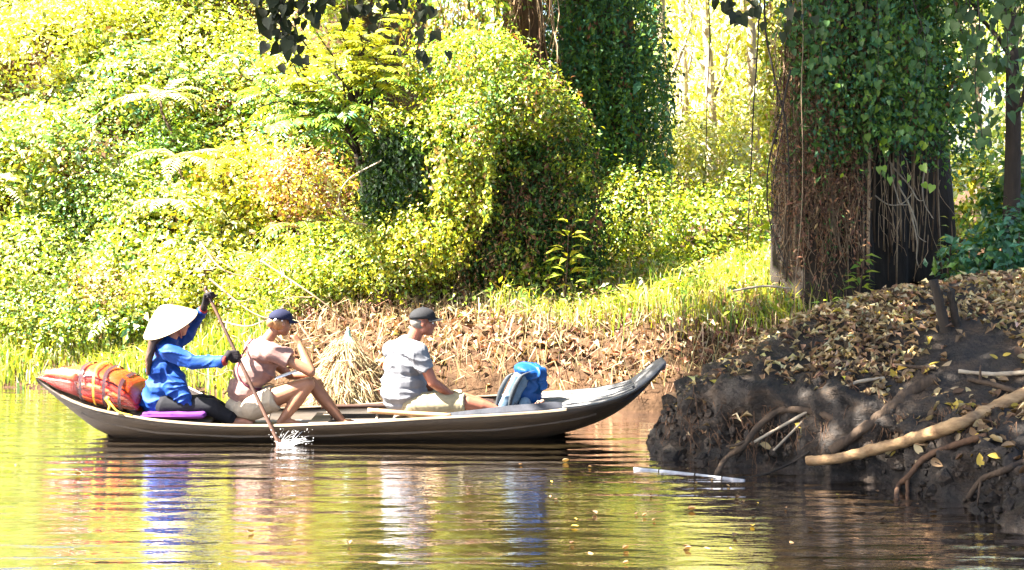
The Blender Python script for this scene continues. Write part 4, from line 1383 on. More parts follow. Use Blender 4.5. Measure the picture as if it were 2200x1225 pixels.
LEAFV = []
for i, c_ in enumerate([(0.36, 0.25, 0.12), (0.27, 0.17, 0.075), (0.42, 0.32, 0.17), (0.17, 0.10, 0.05), (0.11, 0.062, 0.035), (0.30, 0.21, 0.12), (0.40, 0.28, 0.05), (0.22, 0.14, 0.075)]):
    LEAFV.append(ovate_leaf_mesh('fallen_leaf', 0.085, 0.046, (0.55, -0.4, 0.25, 0.75)[i % 4], c_))
n = 42000
X = rng.uniform(1.2, 6.4, n)
Y = rng.uniform(8.8, 15.2, n)
d = mud_d(X, Y)
dens = np.interp(d, [0.1, 0.25, 0.45, 0.8, 1.4], [0.06, 0.2, 0.6, 0.9, 1.0]) * (0.65 + 0.55 * mn1(np.stack([X, Y], -1) * 1.3)) * 0.8
k = (rng.random(n) < dens) & (d > 0.08)
X, Y = X[k], Y[k]
Z = np.where(Y > 14.35, ground_z(X, Y), mud_z(X, Y))
vis = np.abs(X / Y * FPX) < 1110
order = np.argsort(np.where(vis, Y, 99))
near, rest = order[:300], order[300:]


def land_n(x, y):
    e = 0.04
    f = mud_z if y < 14.35 else ground_z
    return Vector((-(float(f(x + e, y)) - float(f(x - e, y))) / (2 * e), -(float(f(x, y + e)) - float(f(x, y - e))) / (2 * e), 1)).normalized()


for i in near:
    o = obj('fallen_leaf', LEAFV[rng.integers(0, 8)], M['dry'], mud, False)
    o.location = (X[i], Y[i], Z[i] + 0.012)
    nv = (land_n(X[i], Y[i]) + Vector(rng.normal(0, 0.42, 3))).normalized()
    o.rotation_euler = (nv.to_track_quat('Z', 'Y') @ Matrix.Rotation(rng.uniform(0, 6.28), 4, 'Z').to_quaternion()).to_euler()
    s_ = rng.uniform(0.7, 1.25)
    o.scale = (s_, s_, s_)
N = len(rest)
pos = np.stack([X[rest], Y[rest], Z[rest] + rng.uniform(0.006, 0.03, N)], 1)
nn = nrm(rng.normal(size=(N, 3)) * 0.38 + np.array([0, -0.15, 1.0]))
a = rng.normal(size=(N, 3))
a = a - nn * (a * nn).sum(1, keepdims=True)
Ls = rng.uniform(0.055, 0.105, N)
me = leaf_mesh('leaf_litter', pos, nn, a, Ls, Ls * 0.5, pick(N, [((0.38, 0.27, 0.135), 4), ((0.24, 0.145, 0.07), 3.5), ((0.12, 0.07, 0.04), 3), ((0.44, 0.35, 0.2), 1.6), ((0.42, 0.30, 0.05), 0.3)], 0.25), fold=0.6, droop=0.22)
tag(obj('leaf_litter', me, M['dry'], mud), kind='stuff')


def on_mud(px, py, Y, lift=0.02):
    return P(px, py, Y)


def branch_thing(name, label, pts, r0, r1, mat, subs=(), cat='branch', sides=10, n=26):
    root, q = stick(name, label, [hit(p[0], p[1], max(r0, r1) * p[2]) for p in pts], r0, r1, mat, cat, None, n, sides)
    for i, (j, dx, dy, dz, r) in enumerate(subs):
        obj('side_twig', MB().tube(curve_pts(q[j], q[j] + np.array([dx, dy, dz]), 0, 8, 0.08, 31 * i + 5), np.linspace(r, r * 0.5, 8), 6).mesh('side_twig'), M[mat], root)
    return root


branch_thing('fallen_branch', 'thick pale stripped branch slanting down to the water at the right', [(1732, 990, 3.5), (1800, 985, 2.8), (1870, 968, 2.2), (1960, 943, 2.0), (2060, 910, 1.6), (2120, 885, 1.4), (2230, 835, 1.2)],
             0.034, 0.052, 'branch', [(14, 0.12, -0.1, -0.02, 0.008), (15, 0.18, -0.12, 0.03, 0.006), (17, 0.10, -0.08, 0.09, 0.006)], n=30, sides=12)
branch_thing('root', 'curved dark root arching from the mud face down to the water', [(1537, 1022, 0.5), (1560, 985, 4), (1600, 955, 4), (1630, 915, 3), (1680, 882, 2), (1750, 885, 1.2), (1800, 905, 0.6)],
             0.018, 0.030, 'bark', [(9, -0.16, -0.03, -0.03, 0.014), (12, 0.2, -0.03, -0.12, 0.006)], 'root')
branch_thing('root', 'thick dark root slanting down the mud face behind the stripped branch', [(1785, 970, 1.4), (1850, 925, 1.4), (1910, 880, 1.2), (1960, 840, 1.0), (2010, 815, 0.4)], 0.034, 0.05, 'bark', (), 'root')
branch_thing('root', 'long thin root trailing along the edge of the leaf litter', [(1540, 865, 2), (1640, 825, 1.5), (1720, 795, 1.4), (1800, 778, 1.2), (1900, 783, 1.2), (2010, 792, 1.0)], 0.010, 0.014, 'bark', (), 'root')
branch_thing('root', 'slim straight root leaning across the middle of the mud face', [(1620, 950, 6), (1690, 910, 5), (1760, 870, 3), (1830, 825, 2), (1900, 812, 1)], 0.010, 0.013, 'bark_pale', (), 'root')
branch_thing('root', 'short slim root just right of the straight leaning one', [(1662, 968, 8), (1700, 930, 5), (1735, 895, 2)], 0.008, 0.010, 'bark_pale', (), 'root')
branch_thing('twig', 'thin dark twig curving from the water to the stripped branch end', [(1580, 1028, 1), (1640, 1020, 1), (1700, 995, 3), (1740, 970, 4)], 0.007, 0.010, 'bark_dark', (), 'branch')
branch_thing('root', 'pale root hooked over the water below the stripped branch', [(1925, 1075, 1), (1930, 1045, 4), (1950, 1025, 4), (1985, 985, 2.5), (2040, 960, 1.6), (2120, 935, 1.0)], 0.016, 0.022, 'bark_red', [(6, 0.02, -0.03, -0.2, 0.012), (10, 0.05, -0.05, -0.25, 0.016)], 'root')
branch_thing('root', 'crooked brown root poking from the mud in the lower right corner', [(2080, 1070, 2), (2110, 1030, 2), (2160, 1010, 1.5), (2215, 985, 1)], 0.016, 0.024, 'bark', [(8, -0.05, -0.08, -0.15, 0.01)], 'root')
branch_thing('fallen_branch', 'grey bough lying behind the leaves at the right edge', [(2080, 815, 1.6), (2140, 828, 1.6), (2230, 855, 1.6)], 0.016, 0.022, 'bark', [(6, 0.0, 0.0, 0.12, 0.012)])
branch_thing('fallen_branch', 'grey bough half buried in leaf litter above the other', [(2060, 798, 1.2), (2140, 804, 1.3), (2230, 798, 1.2)], 0.014, 0.02, 'bark_pale', ())
branch_thing('twig', 'faint dry twig lying across the upper leaf litter', [(1860, 742, 3), (1940, 705, 3), (2010, 670, 3)], 0.006, 0.008, 'twig', ())

# hair roots on the mud face
mb = MB()
for i in range(320):
    px = rng.uniform(1430, 2190)
    Y = float(np.interp(px, [1400, 1600, 1900, 2200], [11.3, 10.75, 10.3, 9.4])) + rng.uniform(0.05, 0.35)
    x = (px - 1100) / FPX * Y
    z = float(mud_z(x, Y))
    if z < 0.12:
        continue
    p0 = np.array([x, Y - 0.02, z + 0.03])
    p1 = p0 + np.array([rng.normal() * 0.06, -rng.uniform(0.05, 0.16), -rng.uniform(0.1, 0.3)])
    mb.tube(curve_pts(p0, p1, 0, 6, 0.12, 900 + i), np.linspace(0.0035, 0.0012, 6), 4, False)
tag(obj('hair_roots', mb.mesh('hair_roots'), M['bark_red'], mud), kind='stuff')


ico = [(0, 0, 1), (0.89, 0, 0.45), (0.28, 0.85, 0.45), (-0.72, 0.53, 0.45), (-0.72, -0.53, 0.45), (0.28, -0.85, 0.45), (0.72, 0.53, -0.45), (-0.28, 0.85, -0.45), (-0.89, 0, -0.45), (-0.28, -0.85, -0.45), (0.72, -0.53, -0.45), (0, 0, -1)]
icf = np.array([(0, 1, 2), (0, 2, 3), (0, 3, 4), (0, 4, 5), (0, 5, 1), (1, 6, 2), (2, 7, 3), (3, 8, 4), (4, 9, 5), (5, 10, 1), (6, 7, 2), (7, 8, 3), (8, 9, 4), (9, 10, 5), (10, 6, 1), (11, 7, 6), (11, 8, 7), (11, 9, 8), (11, 10, 9), (11, 6, 10)])
n = 9000
X = rng.uniform(1.0, 4.6, n)
Y = rng.uniform(8.6, 13.6, n)
d = mud_d(X, Y)
k = (d > -0.05) & (d < 0.75) & (rng.random(n) < sstep(0.8, 0.15, d))
X, Y = X[k], Y[k]
c = np.stack([X, Y, mud_z(X, Y)], 1)
rr = 0.015 * np.exp(rng.normal(0, 0.6, len(X)))[:, None, None]
V = c[:, None] + np.array(ico)[None] * rr * rng.uniform(0.55, 1.35, (len(X), 12, 3))
F = (np.arange(len(X))[:, None, None] * 12 + icf[None]).reshape(-1, 3)
tag(obj('clods', mesh_np('clods', V.reshape(-1, 3), F), M['mud'], mud), kind='stuff')


def old_post(label, px0, py0, px1, py1, Y, r):
    b0 = hit(px0, py0)
    t0 = P(px1, py1, b0.y)
    root = tag(empty('stub', b0), label, 'stump')
    q = curve_pts(b0 - Vector((0, 0, 0.06)), t0, 0, 12, 0.02, int(px0))
    rr = np.linspace(r, r * 0.72, 12) * (1 + 0.1 * np.sin(np.arange(12) * 1.9))
    me = MB().tube(q, rr, 10).mesh('trunk')
    for v in me.vertices:
        if v.co.z > t0.z - 0.015:
            v.co.z += random.uniform(-0.03, 0.05)
    obj('trunk', me, M['bark_dark'], root)
    obj('snag', MB().tube(curve_pts(q[7], q[7] + np.array([0.05, -0.03, 0.1]), 0, 5, 0.1, 4), np.linspace(r * 0.35, r * 0.12, 5), 6).mesh('snag'), M['bark_dark'], root)


old_post('taller dark broken stub leaning left on the leafy bank', 2035, 708, 2005, 605, 12.3, 0.045)
old_post('shorter dark stub just right of the taller one', 2062, 700, 2042, 636, 12.35, 0.036)

# floating pole and debris
r_, q = stick('floating_pole', 'bleached white jointed pole floating at the foot of the mud bank', [P(1362, 1008, 10.66), P(1440, 1015, 10.54), P(1530, 1025, 10.38), P(1600, 1033, 10.24)], 0.015, 0.011, 'bleached', 'pole', None, 18, 10, False)
for v in r_.children[0].data.vertices:
    pass
for j in (4, 9, 13):
    obj('joint', MB().tube([q[j] - (q[j + 1] - q[j]) * 0.08, q[j] + (q[j + 1] - q[j]) * 0.08], [0.0165, 0.0165], 10).mesh('joint'), M['bark_dark'], r_)
r3 = np.random.default_rng(5)
fl = 0
for i in range(52):
    px, py = r3.uniform(20, 2150), r3.uniform(985, 1215)
    if i < 34:
        px, py = r3.uniform(1180, 2050), r3.uniform(1030, 1215)
    Y = CZ * FPX / (py - HOR)
    x = (px - 1100) / FPX * Y
    if mud_d(np.array(x), np.array(Y)) > -0.12:
        continue
    o = obj('floating_leaf', LEAFV[(3, 4, 7, 1, 6)[r3.integers(0, 5)]], M['dry'], None)
    o.location = (x, Y, 0.006)
    o.rotation_euler = (r3.normal() * 0.1, r3.normal() * 0.1, r3.uniform(0, 6.28))
    s_ = r3.uniform(0.3, 0.7)
    o.scale = (s_, s_, s_)
    tag(o, 'small dead leaf floating on the brown water', 'leaf', 'dead leaves floating on the water')

# ------------------------------------------------------------------ the boat
#        px    py   half-width  bottom z offset from water
ST = [(76, 812, 0.10, 0.44), (104, 835, 0.17, 0.34), (140, 856, 0.24, 0.21), (190, 876, 0.30, 0.03), (252, 889, 0.35, -0.07), (334, 903, 0.40, -0.11),
      (420, 910, 0.43, -0.12), (498, 914, 0.45, -0.12), (600, 914, 0.47, -0.12), (760, 908, 0.50, -0.12), (900, 899, 0.53, -0.12), (1050, 892, 0.55, -0.12),
      (1155, 886, 0.55, -0.06), (1230, 878, 0.54, 0.01), (1286, 870, 0.50, 0.085), (1330, 857, 0.43, 0.165), (1368, 841, 0.35, 0.285), (1400, 820, 0.28, 0.405), (1418, 799, 0.23, 0.50), (1428, 782, 0.20, 0.58)]
S = []
for px, py, hw, zb in ST:
    yc = 12.12 + (px - 76) / 1350 * 0.12
    yn = yc - hw
    g_ = P(px, py, yn)
    S.append((g_.x, yc, hw, g_.z, min(zb, g_.z - 0.045)))
S = np.array(S)
xs = np.linspace(S[0, 0], S[-1, 0], 64)
def smooth_interp(k):
    v = np.interp(xs, S[:, 0], S[:, k])
    for _ in range(2):
        v[1:-1] = (v[:-2] + 2 * v[1:-1] + v[2:]) / 4
    return v
BYC, BHW, BZG, BZB = (smooth_interp(k) for k in (1, 2, 3, 4))


def boat_at(x):
    return tuple(float(np.interp(x, xs, a)) for a in (BYC, BHW, BZG, BZB))


boat = tag(empty('sampan_boat', (float(xs[32]), 12.18, 0.0)), 'long narrow wooden sampan with upturned bow carrying three people', 'boat')
prof = [(1.0, 1.0), (0.90, 0.78), (0.76, 0.54), (0.60, 0.33), (0.40, 0.13), (0.0, 0.0)]
prof = prof + [(-u, v) for u, v in prof[-2::-1]]


def hull_rings(inset, drop, lift):
    R_ = []
    for i in range(len(xs)):
        hw, zg, zb = BHW[i], BZG[i], BZB[i]
        zb2 = min(zb + lift, zg - 0.02)
        R_.append([(xs[i], BYC[i] - u * max(hw - inset, 0.02), zb2 + (zg - drop - zb2) * v) for u, v in prof])
    return R_


mb = MB()
outer, inner = hull_rings(0, 0, 0), hull_rings(0.028, 0.0, 0.03)
V, F = [], []
k = len(prof)
for rings, flip in ((outer, False), (inner, True)):
    off = len(V)
    for r_ in rings:
        V += r_
    for i in range(len(xs) - 1):
        for j in range(k - 1):
            f = (off + i * k + j, off + i * k + j + 1, off + (i + 1) * k + j + 1, off + (i + 1) * k + j)
            F.append(f[::-1] if flip else f)
nO = len(xs) * k
for i in range(len(xs) - 1):
    for j in (0, k - 1):
        F.append((i * k + j, (i + 1) * k + j, nO + (i + 1) * k + j, nO + i * k + j))
for i in (0, len(xs) - 1):
    for j in range(k - 1):
        F.append((i * k + j, i * k + j + 1, nO + i * k + j + 1, nO + i * k + j))
me = mesh_np('hull', V, F, None, True)
obj('hull', me, M['hull'], boat)


def rail(side, x0, x1, name, mat, w_=0.035, h_=0.018, up=0.004):
    q = []
    for x in np.linspace(x0, x1, 40):
        yc, hw, zg, zb = boat_at(x)
        q.append((x, yc - side * (hw - 0.012), zg + up))
    q = np.array(q)
    V, F = [], []
    for p_ in q:
        for dy, dz in ((-w_ / 2, 0), (w_ / 2, 0), (w_ / 2 - 0.004, h_), (-w_ / 2 + 0.004, h_)):
            V.append(p_ + np.array([0, dy, dz]))
    for i in range(len(q) - 1):
        for j in range(4):
            F.append((4 * i + j, 4 * i + (j + 1) % 4, 4 * i + 4 + (j + 1) % 4, 4 * i + 4 + j))
    F += [(0, 1, 2, 3), tuple(4 * (len(q) - 1) + j for j in (3, 2, 1, 0))]
    obj(name, mesh_np(name, V, F), M[mat], boat)


rail(1, xs[3], xs[53], 'gunwale', 'worn', 0.04, 0.014, -0.010)
rail(-1, xs[3], xs[53], 'gunwale', 'worn', 0.04, 0.014, -0.010)


for side in (1, -1):
    for vv in (0.62,):
        V, F = [], []
        xx = np.linspace(xs[5], xs[56], 46)
        for x in xx:
            yc, hw, zg, zb = boat_at(x)
            u_ = np.interp(vv, [p_[1] for p_ in prof[:6]][::-1], [p_[0] for p_ in prof[:6]][::-1])
            y_, z_ = yc - side * u_ * hw, zb + (zg - zb) * vv
            wv_ = 0.004 * math.sin(x * 9 + vv * 20)
            for dy, dz in ((0.004, -0.012), (-0.004, -0.010), (-0.004, 0.006), (0.005, 0.010)):
                V.append((x, y_ + side * dy, z_ + dz + wv_))
        for i in range(45):
            for j in range(4):
                F.append((4 * i + j, 4 * i + (j + 1) % 4, 4 * i + 4 + (j + 1) % 4, 4 * i + 4 + j))
        obj('strake', mesh_np('strake', V, F), M['hull'], boat)


def strip(name, x0, x1, u0, u1, dz, th, mat, n=14, taper=None):
    """a plank running along the boat between lateral fractions u0..u1 (1 = near side)"""
    V, F = [], []
    for x in np.linspace(x0, x1, n):
        yc, hw, zg, zb = boat_at(x)
        ya, yb = yc - u0 * (hw - 0.045), yc - u1 * (hw - 0.045)
        z = dz(x) if callable(dz) else dz
        V += [(x, ya, z - th), (x, yb, z - th), (x, yb, z), (x, ya, z)]
    for i in range(n - 1):
        for j in range(4):
            F.append((4 * i + j, 4 * i + (j + 1) % 4, 4 * i + 4 + (j + 1) % 4, 4 * i + 4 + j))
    F += [(0, 1, 2, 3), tuple(4 * (n - 1) + j for j in (3, 2, 1, 0))]
    return obj(name, mesh_np(name, V, F), M[mat], boat)


xd0, xd1 = P(1150, 880, 11.9).x, P(1398, 800, 12.1).x
deck_z = lambda x: boat_at(x)[2] + 0.004
ed = [-1.0, -0.64, -0.30, 0.02, 0.36, 0.68, 1.0]
for i in range(6):
    strip('deck_plank', xd0 + 0.03 * (i % 3) + (0.12 if i == 4 else 0), xd1 - 0.02 - 0.07 * ((i * 2) % 3), ed[i] + 0.05, ed[i + 1] - 0.05, deck_z, 0.022, 'plank')
strip('deck_gap_shade', xd0 + 0.02, xd1 - 0.06, -0.99, 0.99, lambda x: boat_at(x)[2] - 0.028, 0.02, 'blade')  # dark sheet under the planks, stands in for shade in the gaps
# raised bow block
V, F = [], []
n = 16
for i, x in enumerate(np.linspace(P(1362, 815, 12.2).x, xs[-1] + 0.012, n)):
    yc, hw, zg, zb = boat_at(x)
    t = i / (n - 1)
    hw2 = hw * (0.80 + 0.2 * t) + 0.010
    up = 0.010 + 0.022 * math.sin(math.pi * min(1, t * 1.1))
    for u, v in ((1, 0.0), (0.8, up), (0.3, up * 1.25), (-0.3, up * 1.25), (-0.8, up), (-1, 0.0), (-0.7, -0.05), (0.7, -0.05)):
        V.append((x, yc - u * hw2, zg + 0.006 + v))
for i in range(n - 1):
    for j in range(8):
        F.append((8 * i + j, 8 * i + (j + 1) % 8, 8 * i + 8 + (j + 1) % 8, 8 * i + 8 + j))
F += [tuple(range(8))[::-1], tuple(8 * (n - 1) + j for j in range(8))]
obj('bow_block', mesh_np('bow_block', V, F, None, True), M['plank'], boat)
# stern deck and floor
xsn0, xsn1 = float(xs[2]), P(455, 905, 12).x
ed = [-1, -0.5, 0.0, 0.5, 1.0]
for i in range(4):
    strip('stern_plank', xsn0, xsn1, ed[i] + 0.015, ed[i + 1] - 0.015, lambda x: boat_at(x)[2] - 0.012, 0.02, 'plank_in')
FZ = 0.075
for i in range(5):
    u = -0.66 + 0.264 * i
    strip('floor_plank', xsn1 + 0.02, xd0 - 0.02, u + 0.012, u + 0.252, FZ, 0.02, 'plank_in' if i % 2 else 'plank')
for px in (560, 690, 800, 1000, 1120):
    x = P(px, 890, 12.15).x
    yc, hw, zg, zb = boat_at(x)
    q = [(x, yc - u * (hw - 0.035), zb + 0.035 + (zg - 0.02 - zb - 0.035) * v) for u, v in prof]
    obj('rib', MB().tube(q, 0.016, 6).mesh('rib'), M['plank_in'], boat)
for px in (690, 880):
    x = P(px, 885, 12.15).x
    yc, hw, zg, zb = boat_at(x)
    obj('thwart', MB().box((x, yc, 0.112 if px == 880 else 0.118), (0.30 if px == 880 else 0.16, 2 * hw - 0.28, 0.025)).mesh('thwart', False), M['plank_in'], boat)

# ------------------------------------------------------------------ things in the boat
# life jackets in a clear sack at the stern
c0 = P(195, 845, 12.13)
bun = tag(empty('life_jacket_bundle', P(195, 885, 12.13)), 'bulging clear sack of orange life jackets roped down on the stern', 'life jackets')


def bundle_shell(inf, t0=0.0, t1=1.0, n=26, seg=28, cut=None):
    """outline of the bundle: pointed at the stern, tall in the middle"""
    V, F = [], []
    tt = np.linspace(t0, t1, n)
    for t in tt:
        px = 84 + (312 - 84) * t
        x = P(px, 840, 12.12).x
        yc, hw, zg, zb = boat_at(x)
        top = float(np.interp(px, [84, 110, 150, 215, 260, 295, 312], [798, 788, 782, 779, 795, 818, 850]))
        zt = CZ - (top - HOR) / FPX * 12.15
        zb_ = zg - 0.004
        h = max(zt - zb_, 0.03)
        ww = hw * 0.93
        for j in range(seg):
            a = 2 * math.pi * j / seg
            ca, sa = math.cos(a), math.sin(a)
            e_ = 0.62
            y = math.copysign(abs(ca) ** e_, ca) * (ww + inf)
            z = math.copysign(abs(sa) ** (e_ + 0.1), sa) * (h / 2 + inf) + h / 2
            V.append((x, yc + y, zb_ + max(z, -0.0)))
    for i in range(n - 1):
        for j in range(seg):
            k_ = (j + 1) % seg
            F.append((i * seg + j, i * seg + k_, (i + 1) * seg + k_, (i + 1) * seg + j))
    F += [tuple(range(seg))[::-1], tuple((n - 1) * seg + j for j in range(seg))]
    return np.array(V), F


def jacket(a, b_, h0, h1, inset, seed):
    """one folded life jacket of the bundle: between lengths a..b_ and heights h0..h1 of the bundle"""
    V, F = bundle_shell(-0.010 - inset, a, b_, 18)
    zg = np.array([boat_at(x)[2] - 0.004 for x in V[:, 0]])
    sl = V[:, 0].round(6)
    ht = np.array([V[sl == u, 2].max() for u in sl]) - zg
    f = (V[:, 2] - zg) / ht
    f2 = np.clip(f, h0, h1)
    t = (V[:, 0] - V[:, 0].min()) / np.ptp(V[:, 0])
    yc = np.array([boat_at(x)[0] for x in V[:, 0]])
    mid = (h0 + h1) / 2
    rnd = 1 - 0.07 * np.abs((f2 - mid) / (h1 - h0) * 2) ** 3
    endr = 1 - 0.16 * (np.abs(t - 0.5) * 2) ** 8
    V[:, 1] = yc + (V[:, 1] - yc) * rnd * endr
    V[:, 2] = zg + f2 * ht
    V += SinNoise(seed, 13)(V)[:, None] * 0.010 + SinNoise(seed + 50, 34)(V)[:, None] * 0.004
    V[:, 2] = np.maximum(V[:, 2], zg - 0.002)
    obj('life_jacket', mesh_np('life_jacket', V, F, None, True), M['orange' if seed % 2 else 'orange_red'], bun)


jacket(0.02, 0.42, 0.0, 0.62, 0.0, 80)
jacket(0.06, 0.44, 0.60, 1.0, 0.004, 81)
for i in range(5):
    jacket(0.415 + 0.012 * (i % 2), 0.985 - 0.01 * (i % 3), 0.2 * i, 0.2 * i + 0.205, 0.006 * (i % 2), 83 + i)


def band(name, t, wd, inf, mat):
    V, F = bundle_shell(inf, t - wd, t + wd, 4)
    obj(name, mesh_np(name, V, F[:-2], None, True), M[mat], bun)


for t in (0.47, 0.70, 0.85):
    band('strap', t, 0.016, 0.006, 'webbing')
band('rope', 0.60, 0.010, 0.011, 'yellow_rope')
V, F = bundle_shell(0.016)
V += SinNoise(91, 22)(V)[:, None] * 0.006
obj('clear_sack', mesh_np('clear_sack', V, F, None, True), M['sack'], bun)
kx = P(231, 858, 11.75)
ks = MB().sphere(kx, (0.022, 0.018, 0.024))
ks.tube(spline([kx, P(236, 872, 11.74), P(233, 882, 11.73)], 8), np.linspace(0.018, 0.008, 8), 7)
ks.tube(spline([kx, P(242, 873, 11.72), P(256, 886, 11.71), P(285, 893, 11.7)], 14), np.linspace(0.009, 0.006, 14), 7)
obj('knot', ks.mesh('knot'), M['yellow_rope'], bun)

# cushion under the rower
x0, x1 = P(303, 890, 11.9).x, P(450, 900, 11.9).x
cz = boat_at((x0 + x1) / 2)[2]
cu = MB()
cu.box(((x0 + x1) / 2, 12.05, cz + 0.030), (x1 - x0 - 0.05, 0.46, 0.05))
me = cu.remesh('cushion', 0.012, 8, folds(9, (1, 0.3, 0), 30, 0.006))
cush = tag(empty('cushion', ((x0 + x1) / 2, 12.05, cz)), 'flat purple cushion under the paddler on the stern deck', 'cushion')
obj('pad', me, M['purple'], cush)
obj('piping', MB().tube(np.array([(x0 + 0.02, 11.81, cz + 0.03), (x1 - 0.03, 11.81, cz + 0.026)]), 0.007, 6).mesh('piping'), M['purple'], cush)
# white board leaning in the far side of the boat behind the rower
a_, b_ = P(385, 828, 12.45), P(478, 876, 12.42)
d_ = (b_ - a_)
ang_ = math.atan2(d_.z, d_.x)
R_ = Matrix.Rotation(-ang_, 3, 'Y') @ Matrix.Rotation(math.radians(20), 3, 'X')
brd = tag(empty('white_board', b_), 'white board leaning behind the paddler against the far gunwale', 'board')
obj('panel', MB().box((a_ + b_) / 2 + Vector((0, 0, -0.03)), (d_.length, 0.02, 0.12), np.array(R_)).mesh('panel', False), M['white'], brd)
obj('batten', MB().box((a_ + b_) / 2 + Vector((0, -0.016, -0.05)), (d_.length * 0.96, 0.014, 0.025), np.array(R_)).mesh('batten', False), M['worn'], brd)


# oars lying in the boat
def oar(label, shaft, blade_pts, wid, matb, mats):
    root = tag(empty('oar', shaft[0]), label, 'oar', None)
    obj('shaft', MB().tube(spline(shaft, 14), np.linspace(0.021, 0.019, 14), 10).mesh('shaft'), M[mats], root)
    q = spline(blade_pts, 14)
    V, F = [], []
    n = len(q)
    for i, p_ in enumerate(q):
        t = i / (n - 1)
        wv_ = wid * (0.45 + 0.55 * min(1, t * 2.2)) * (1 - 0.35 * max(0, t - 0.9) / 0.1)
        for dy, dz in ((-0.007, -wv_ / 2), (0.007, -wv_ / 2), (0.009, 0), (0.007, wv_ / 2), (-0.007, wv_ / 2), (-0.011, 0)):
            V.append(p_ + np.array([0, dy + dz * 0.5, dz]))
    for i in range(n - 1):
        for j in range(6):
            F.append((6 * i + j, 6 * i + (j + 1) % 6, 6 * i + 6 + (j + 1) % 6, 6 * i + 6 + j))
    F += [tuple(range(6))[::-1], tuple(6 * (n - 1) + j for j in range(6))]
    obj('blade', mesh_np('blade', V, F, None, False), M[matb], root)


oar('spare oar with dark blade resting on the near gunwale beside the man', [P(790, 882, 11.74), P(870, 888, 11.73), P(968, 893, 11.72)],
    [P(960, 893, 11.72), P(1060, 886, 11.72), P(1150, 879, 11.72), P(1208, 873, 11.73)], 0.085, 'blade', 'oar')
oar('spare reddish oar lying along the far gunwale behind the man', [P(690, 874, 12.55), P(770, 873, 12.56), P(850, 872, 12.57)],
    [P(845, 872, 12.57), P(960, 868, 12.58), P(1060, 864, 12.6)], 0.07, 'paddle', 'paddle')

# paddle in the rower's hands
pad = tag(empty('paddle', P(601, 956, 11.62)), 'long wooden paddle gripped in black gloves and dipping into the water', 'paddle')
PT, PWt = P(442, 622, 12.12), P(601, 957, 11.62)
PH = PT.lerp(PWt, 0.435)
pdir = (PWt - PT).normalized()
sh_pts = [PT, PT.lerp(PWt, 0.5), PWt, PWt + pdir * 0.1]
obj('shaft', MB().tube(spline(sh_pts, 30), np.linspace(0.014, 0.018, 30), 10).mesh('shaft'), M['paddle'], pad)
q0 = PWt + pdir * -0.06
V, F = [], []
sd = Vector((0, 1, 0)).cross(pdir).normalized()
for i in range(10):
    t = i / 9
    c_ = q0 + pdir * (0.5 * t)
    wv_ = 0.02 + 0.06 * min(1, t * 1.6)
    nv = pdir.cross(sd)
    for u, v in ((-wv_, 0), (0, 0.012), (wv_, 0), (0, -0.012)):
        V.append(c_ + sd * u + nv * v)
for i in range(9):
    for j in range(4):
        F.append((4 * i + j, 4 * i + (j + 1) % 4, 4 * i + 4 + (j + 1) % 4, 4 * i + 4 + j))
F += [(0, 1, 2, 3), (39, 38, 37, 36)]
obj('blade', mesh_np('blade', V, F), M['paddle'], pad)
obj('grip', MB().sphere(PT, (0.018, 0.018, 0.03)).mesh('grip'), M['paddle'], pad)

# splash where the paddle enters
spl = tag(empty('water_splash', PWt), 'white splash of water thrown up where the paddle dips in', 'splash')
r4 = np.random.default_rng(12)
mb = MB()
for i in range(52):
    a = r4.uniform(-0.5, 1.0)
    L_ = r4.uniform(0.05, 0.26) * (1.0 if a > 0 else 0.5)
    p0 = np.array(PWt) + np.array([r4.uniform(-0.04, 0.10), r4.uniform(-0.05, 0.05), -0.01])
    d = np.array([math.sin(a) * 0.9 + 0.1, r4.normal() * 0.25, math.cos(a) * 0.8])
    t = np.linspace(0, 1, 7)[:, None]
    pts = p0 + d * L_ * t - np.array([0, 0, 0.06]) * t ** 2
    mb.tube(pts + np.array([0.03, 0, 0]) * t ** 2 * r4.normal(), np.linspace(0.0026, 0.0006, 7) * r4.uniform(0.4, 1.2), 5)
obj('spray', mb.mesh('spray'), M['splash'], spl)
mb = MB()
for i in range(70):
    c_ = np.array(PWt) + np.array([r4.uniform(-0.08, 0.28), r4.uniform(-0.08, 0.08), abs(r4.normal()) * 0.07 + 0.01])
    mb.sphere(c_, r4.uniform(0.0015, 0.0045), None, 7, 5)
obj('droplets', mb.mesh('droplets'), M['splash'], spl)

# ------------------------------------------------------------------ people
def frame(fwd, up=(0, 0, 1)):
    f = Vector(fwd).normalized()
    u = Vector(up)
    l = u.cross(f).normalized()
    u = f.cross(l).normalized()
    return Matrix((f, l, u)).transposed()          # columns: forward, left, up


def yaw_frame(deg, pitch=0.0):
    """facing +X turned away from the camera by deg; pitch > 0 looks down"""
    a = math.radians(deg)
    p_ = math.radians(pitch)
    return frame((math.cos(a) * math.cos(p_), math.sin(a) * math.cos(p_), -math.sin(p_)))


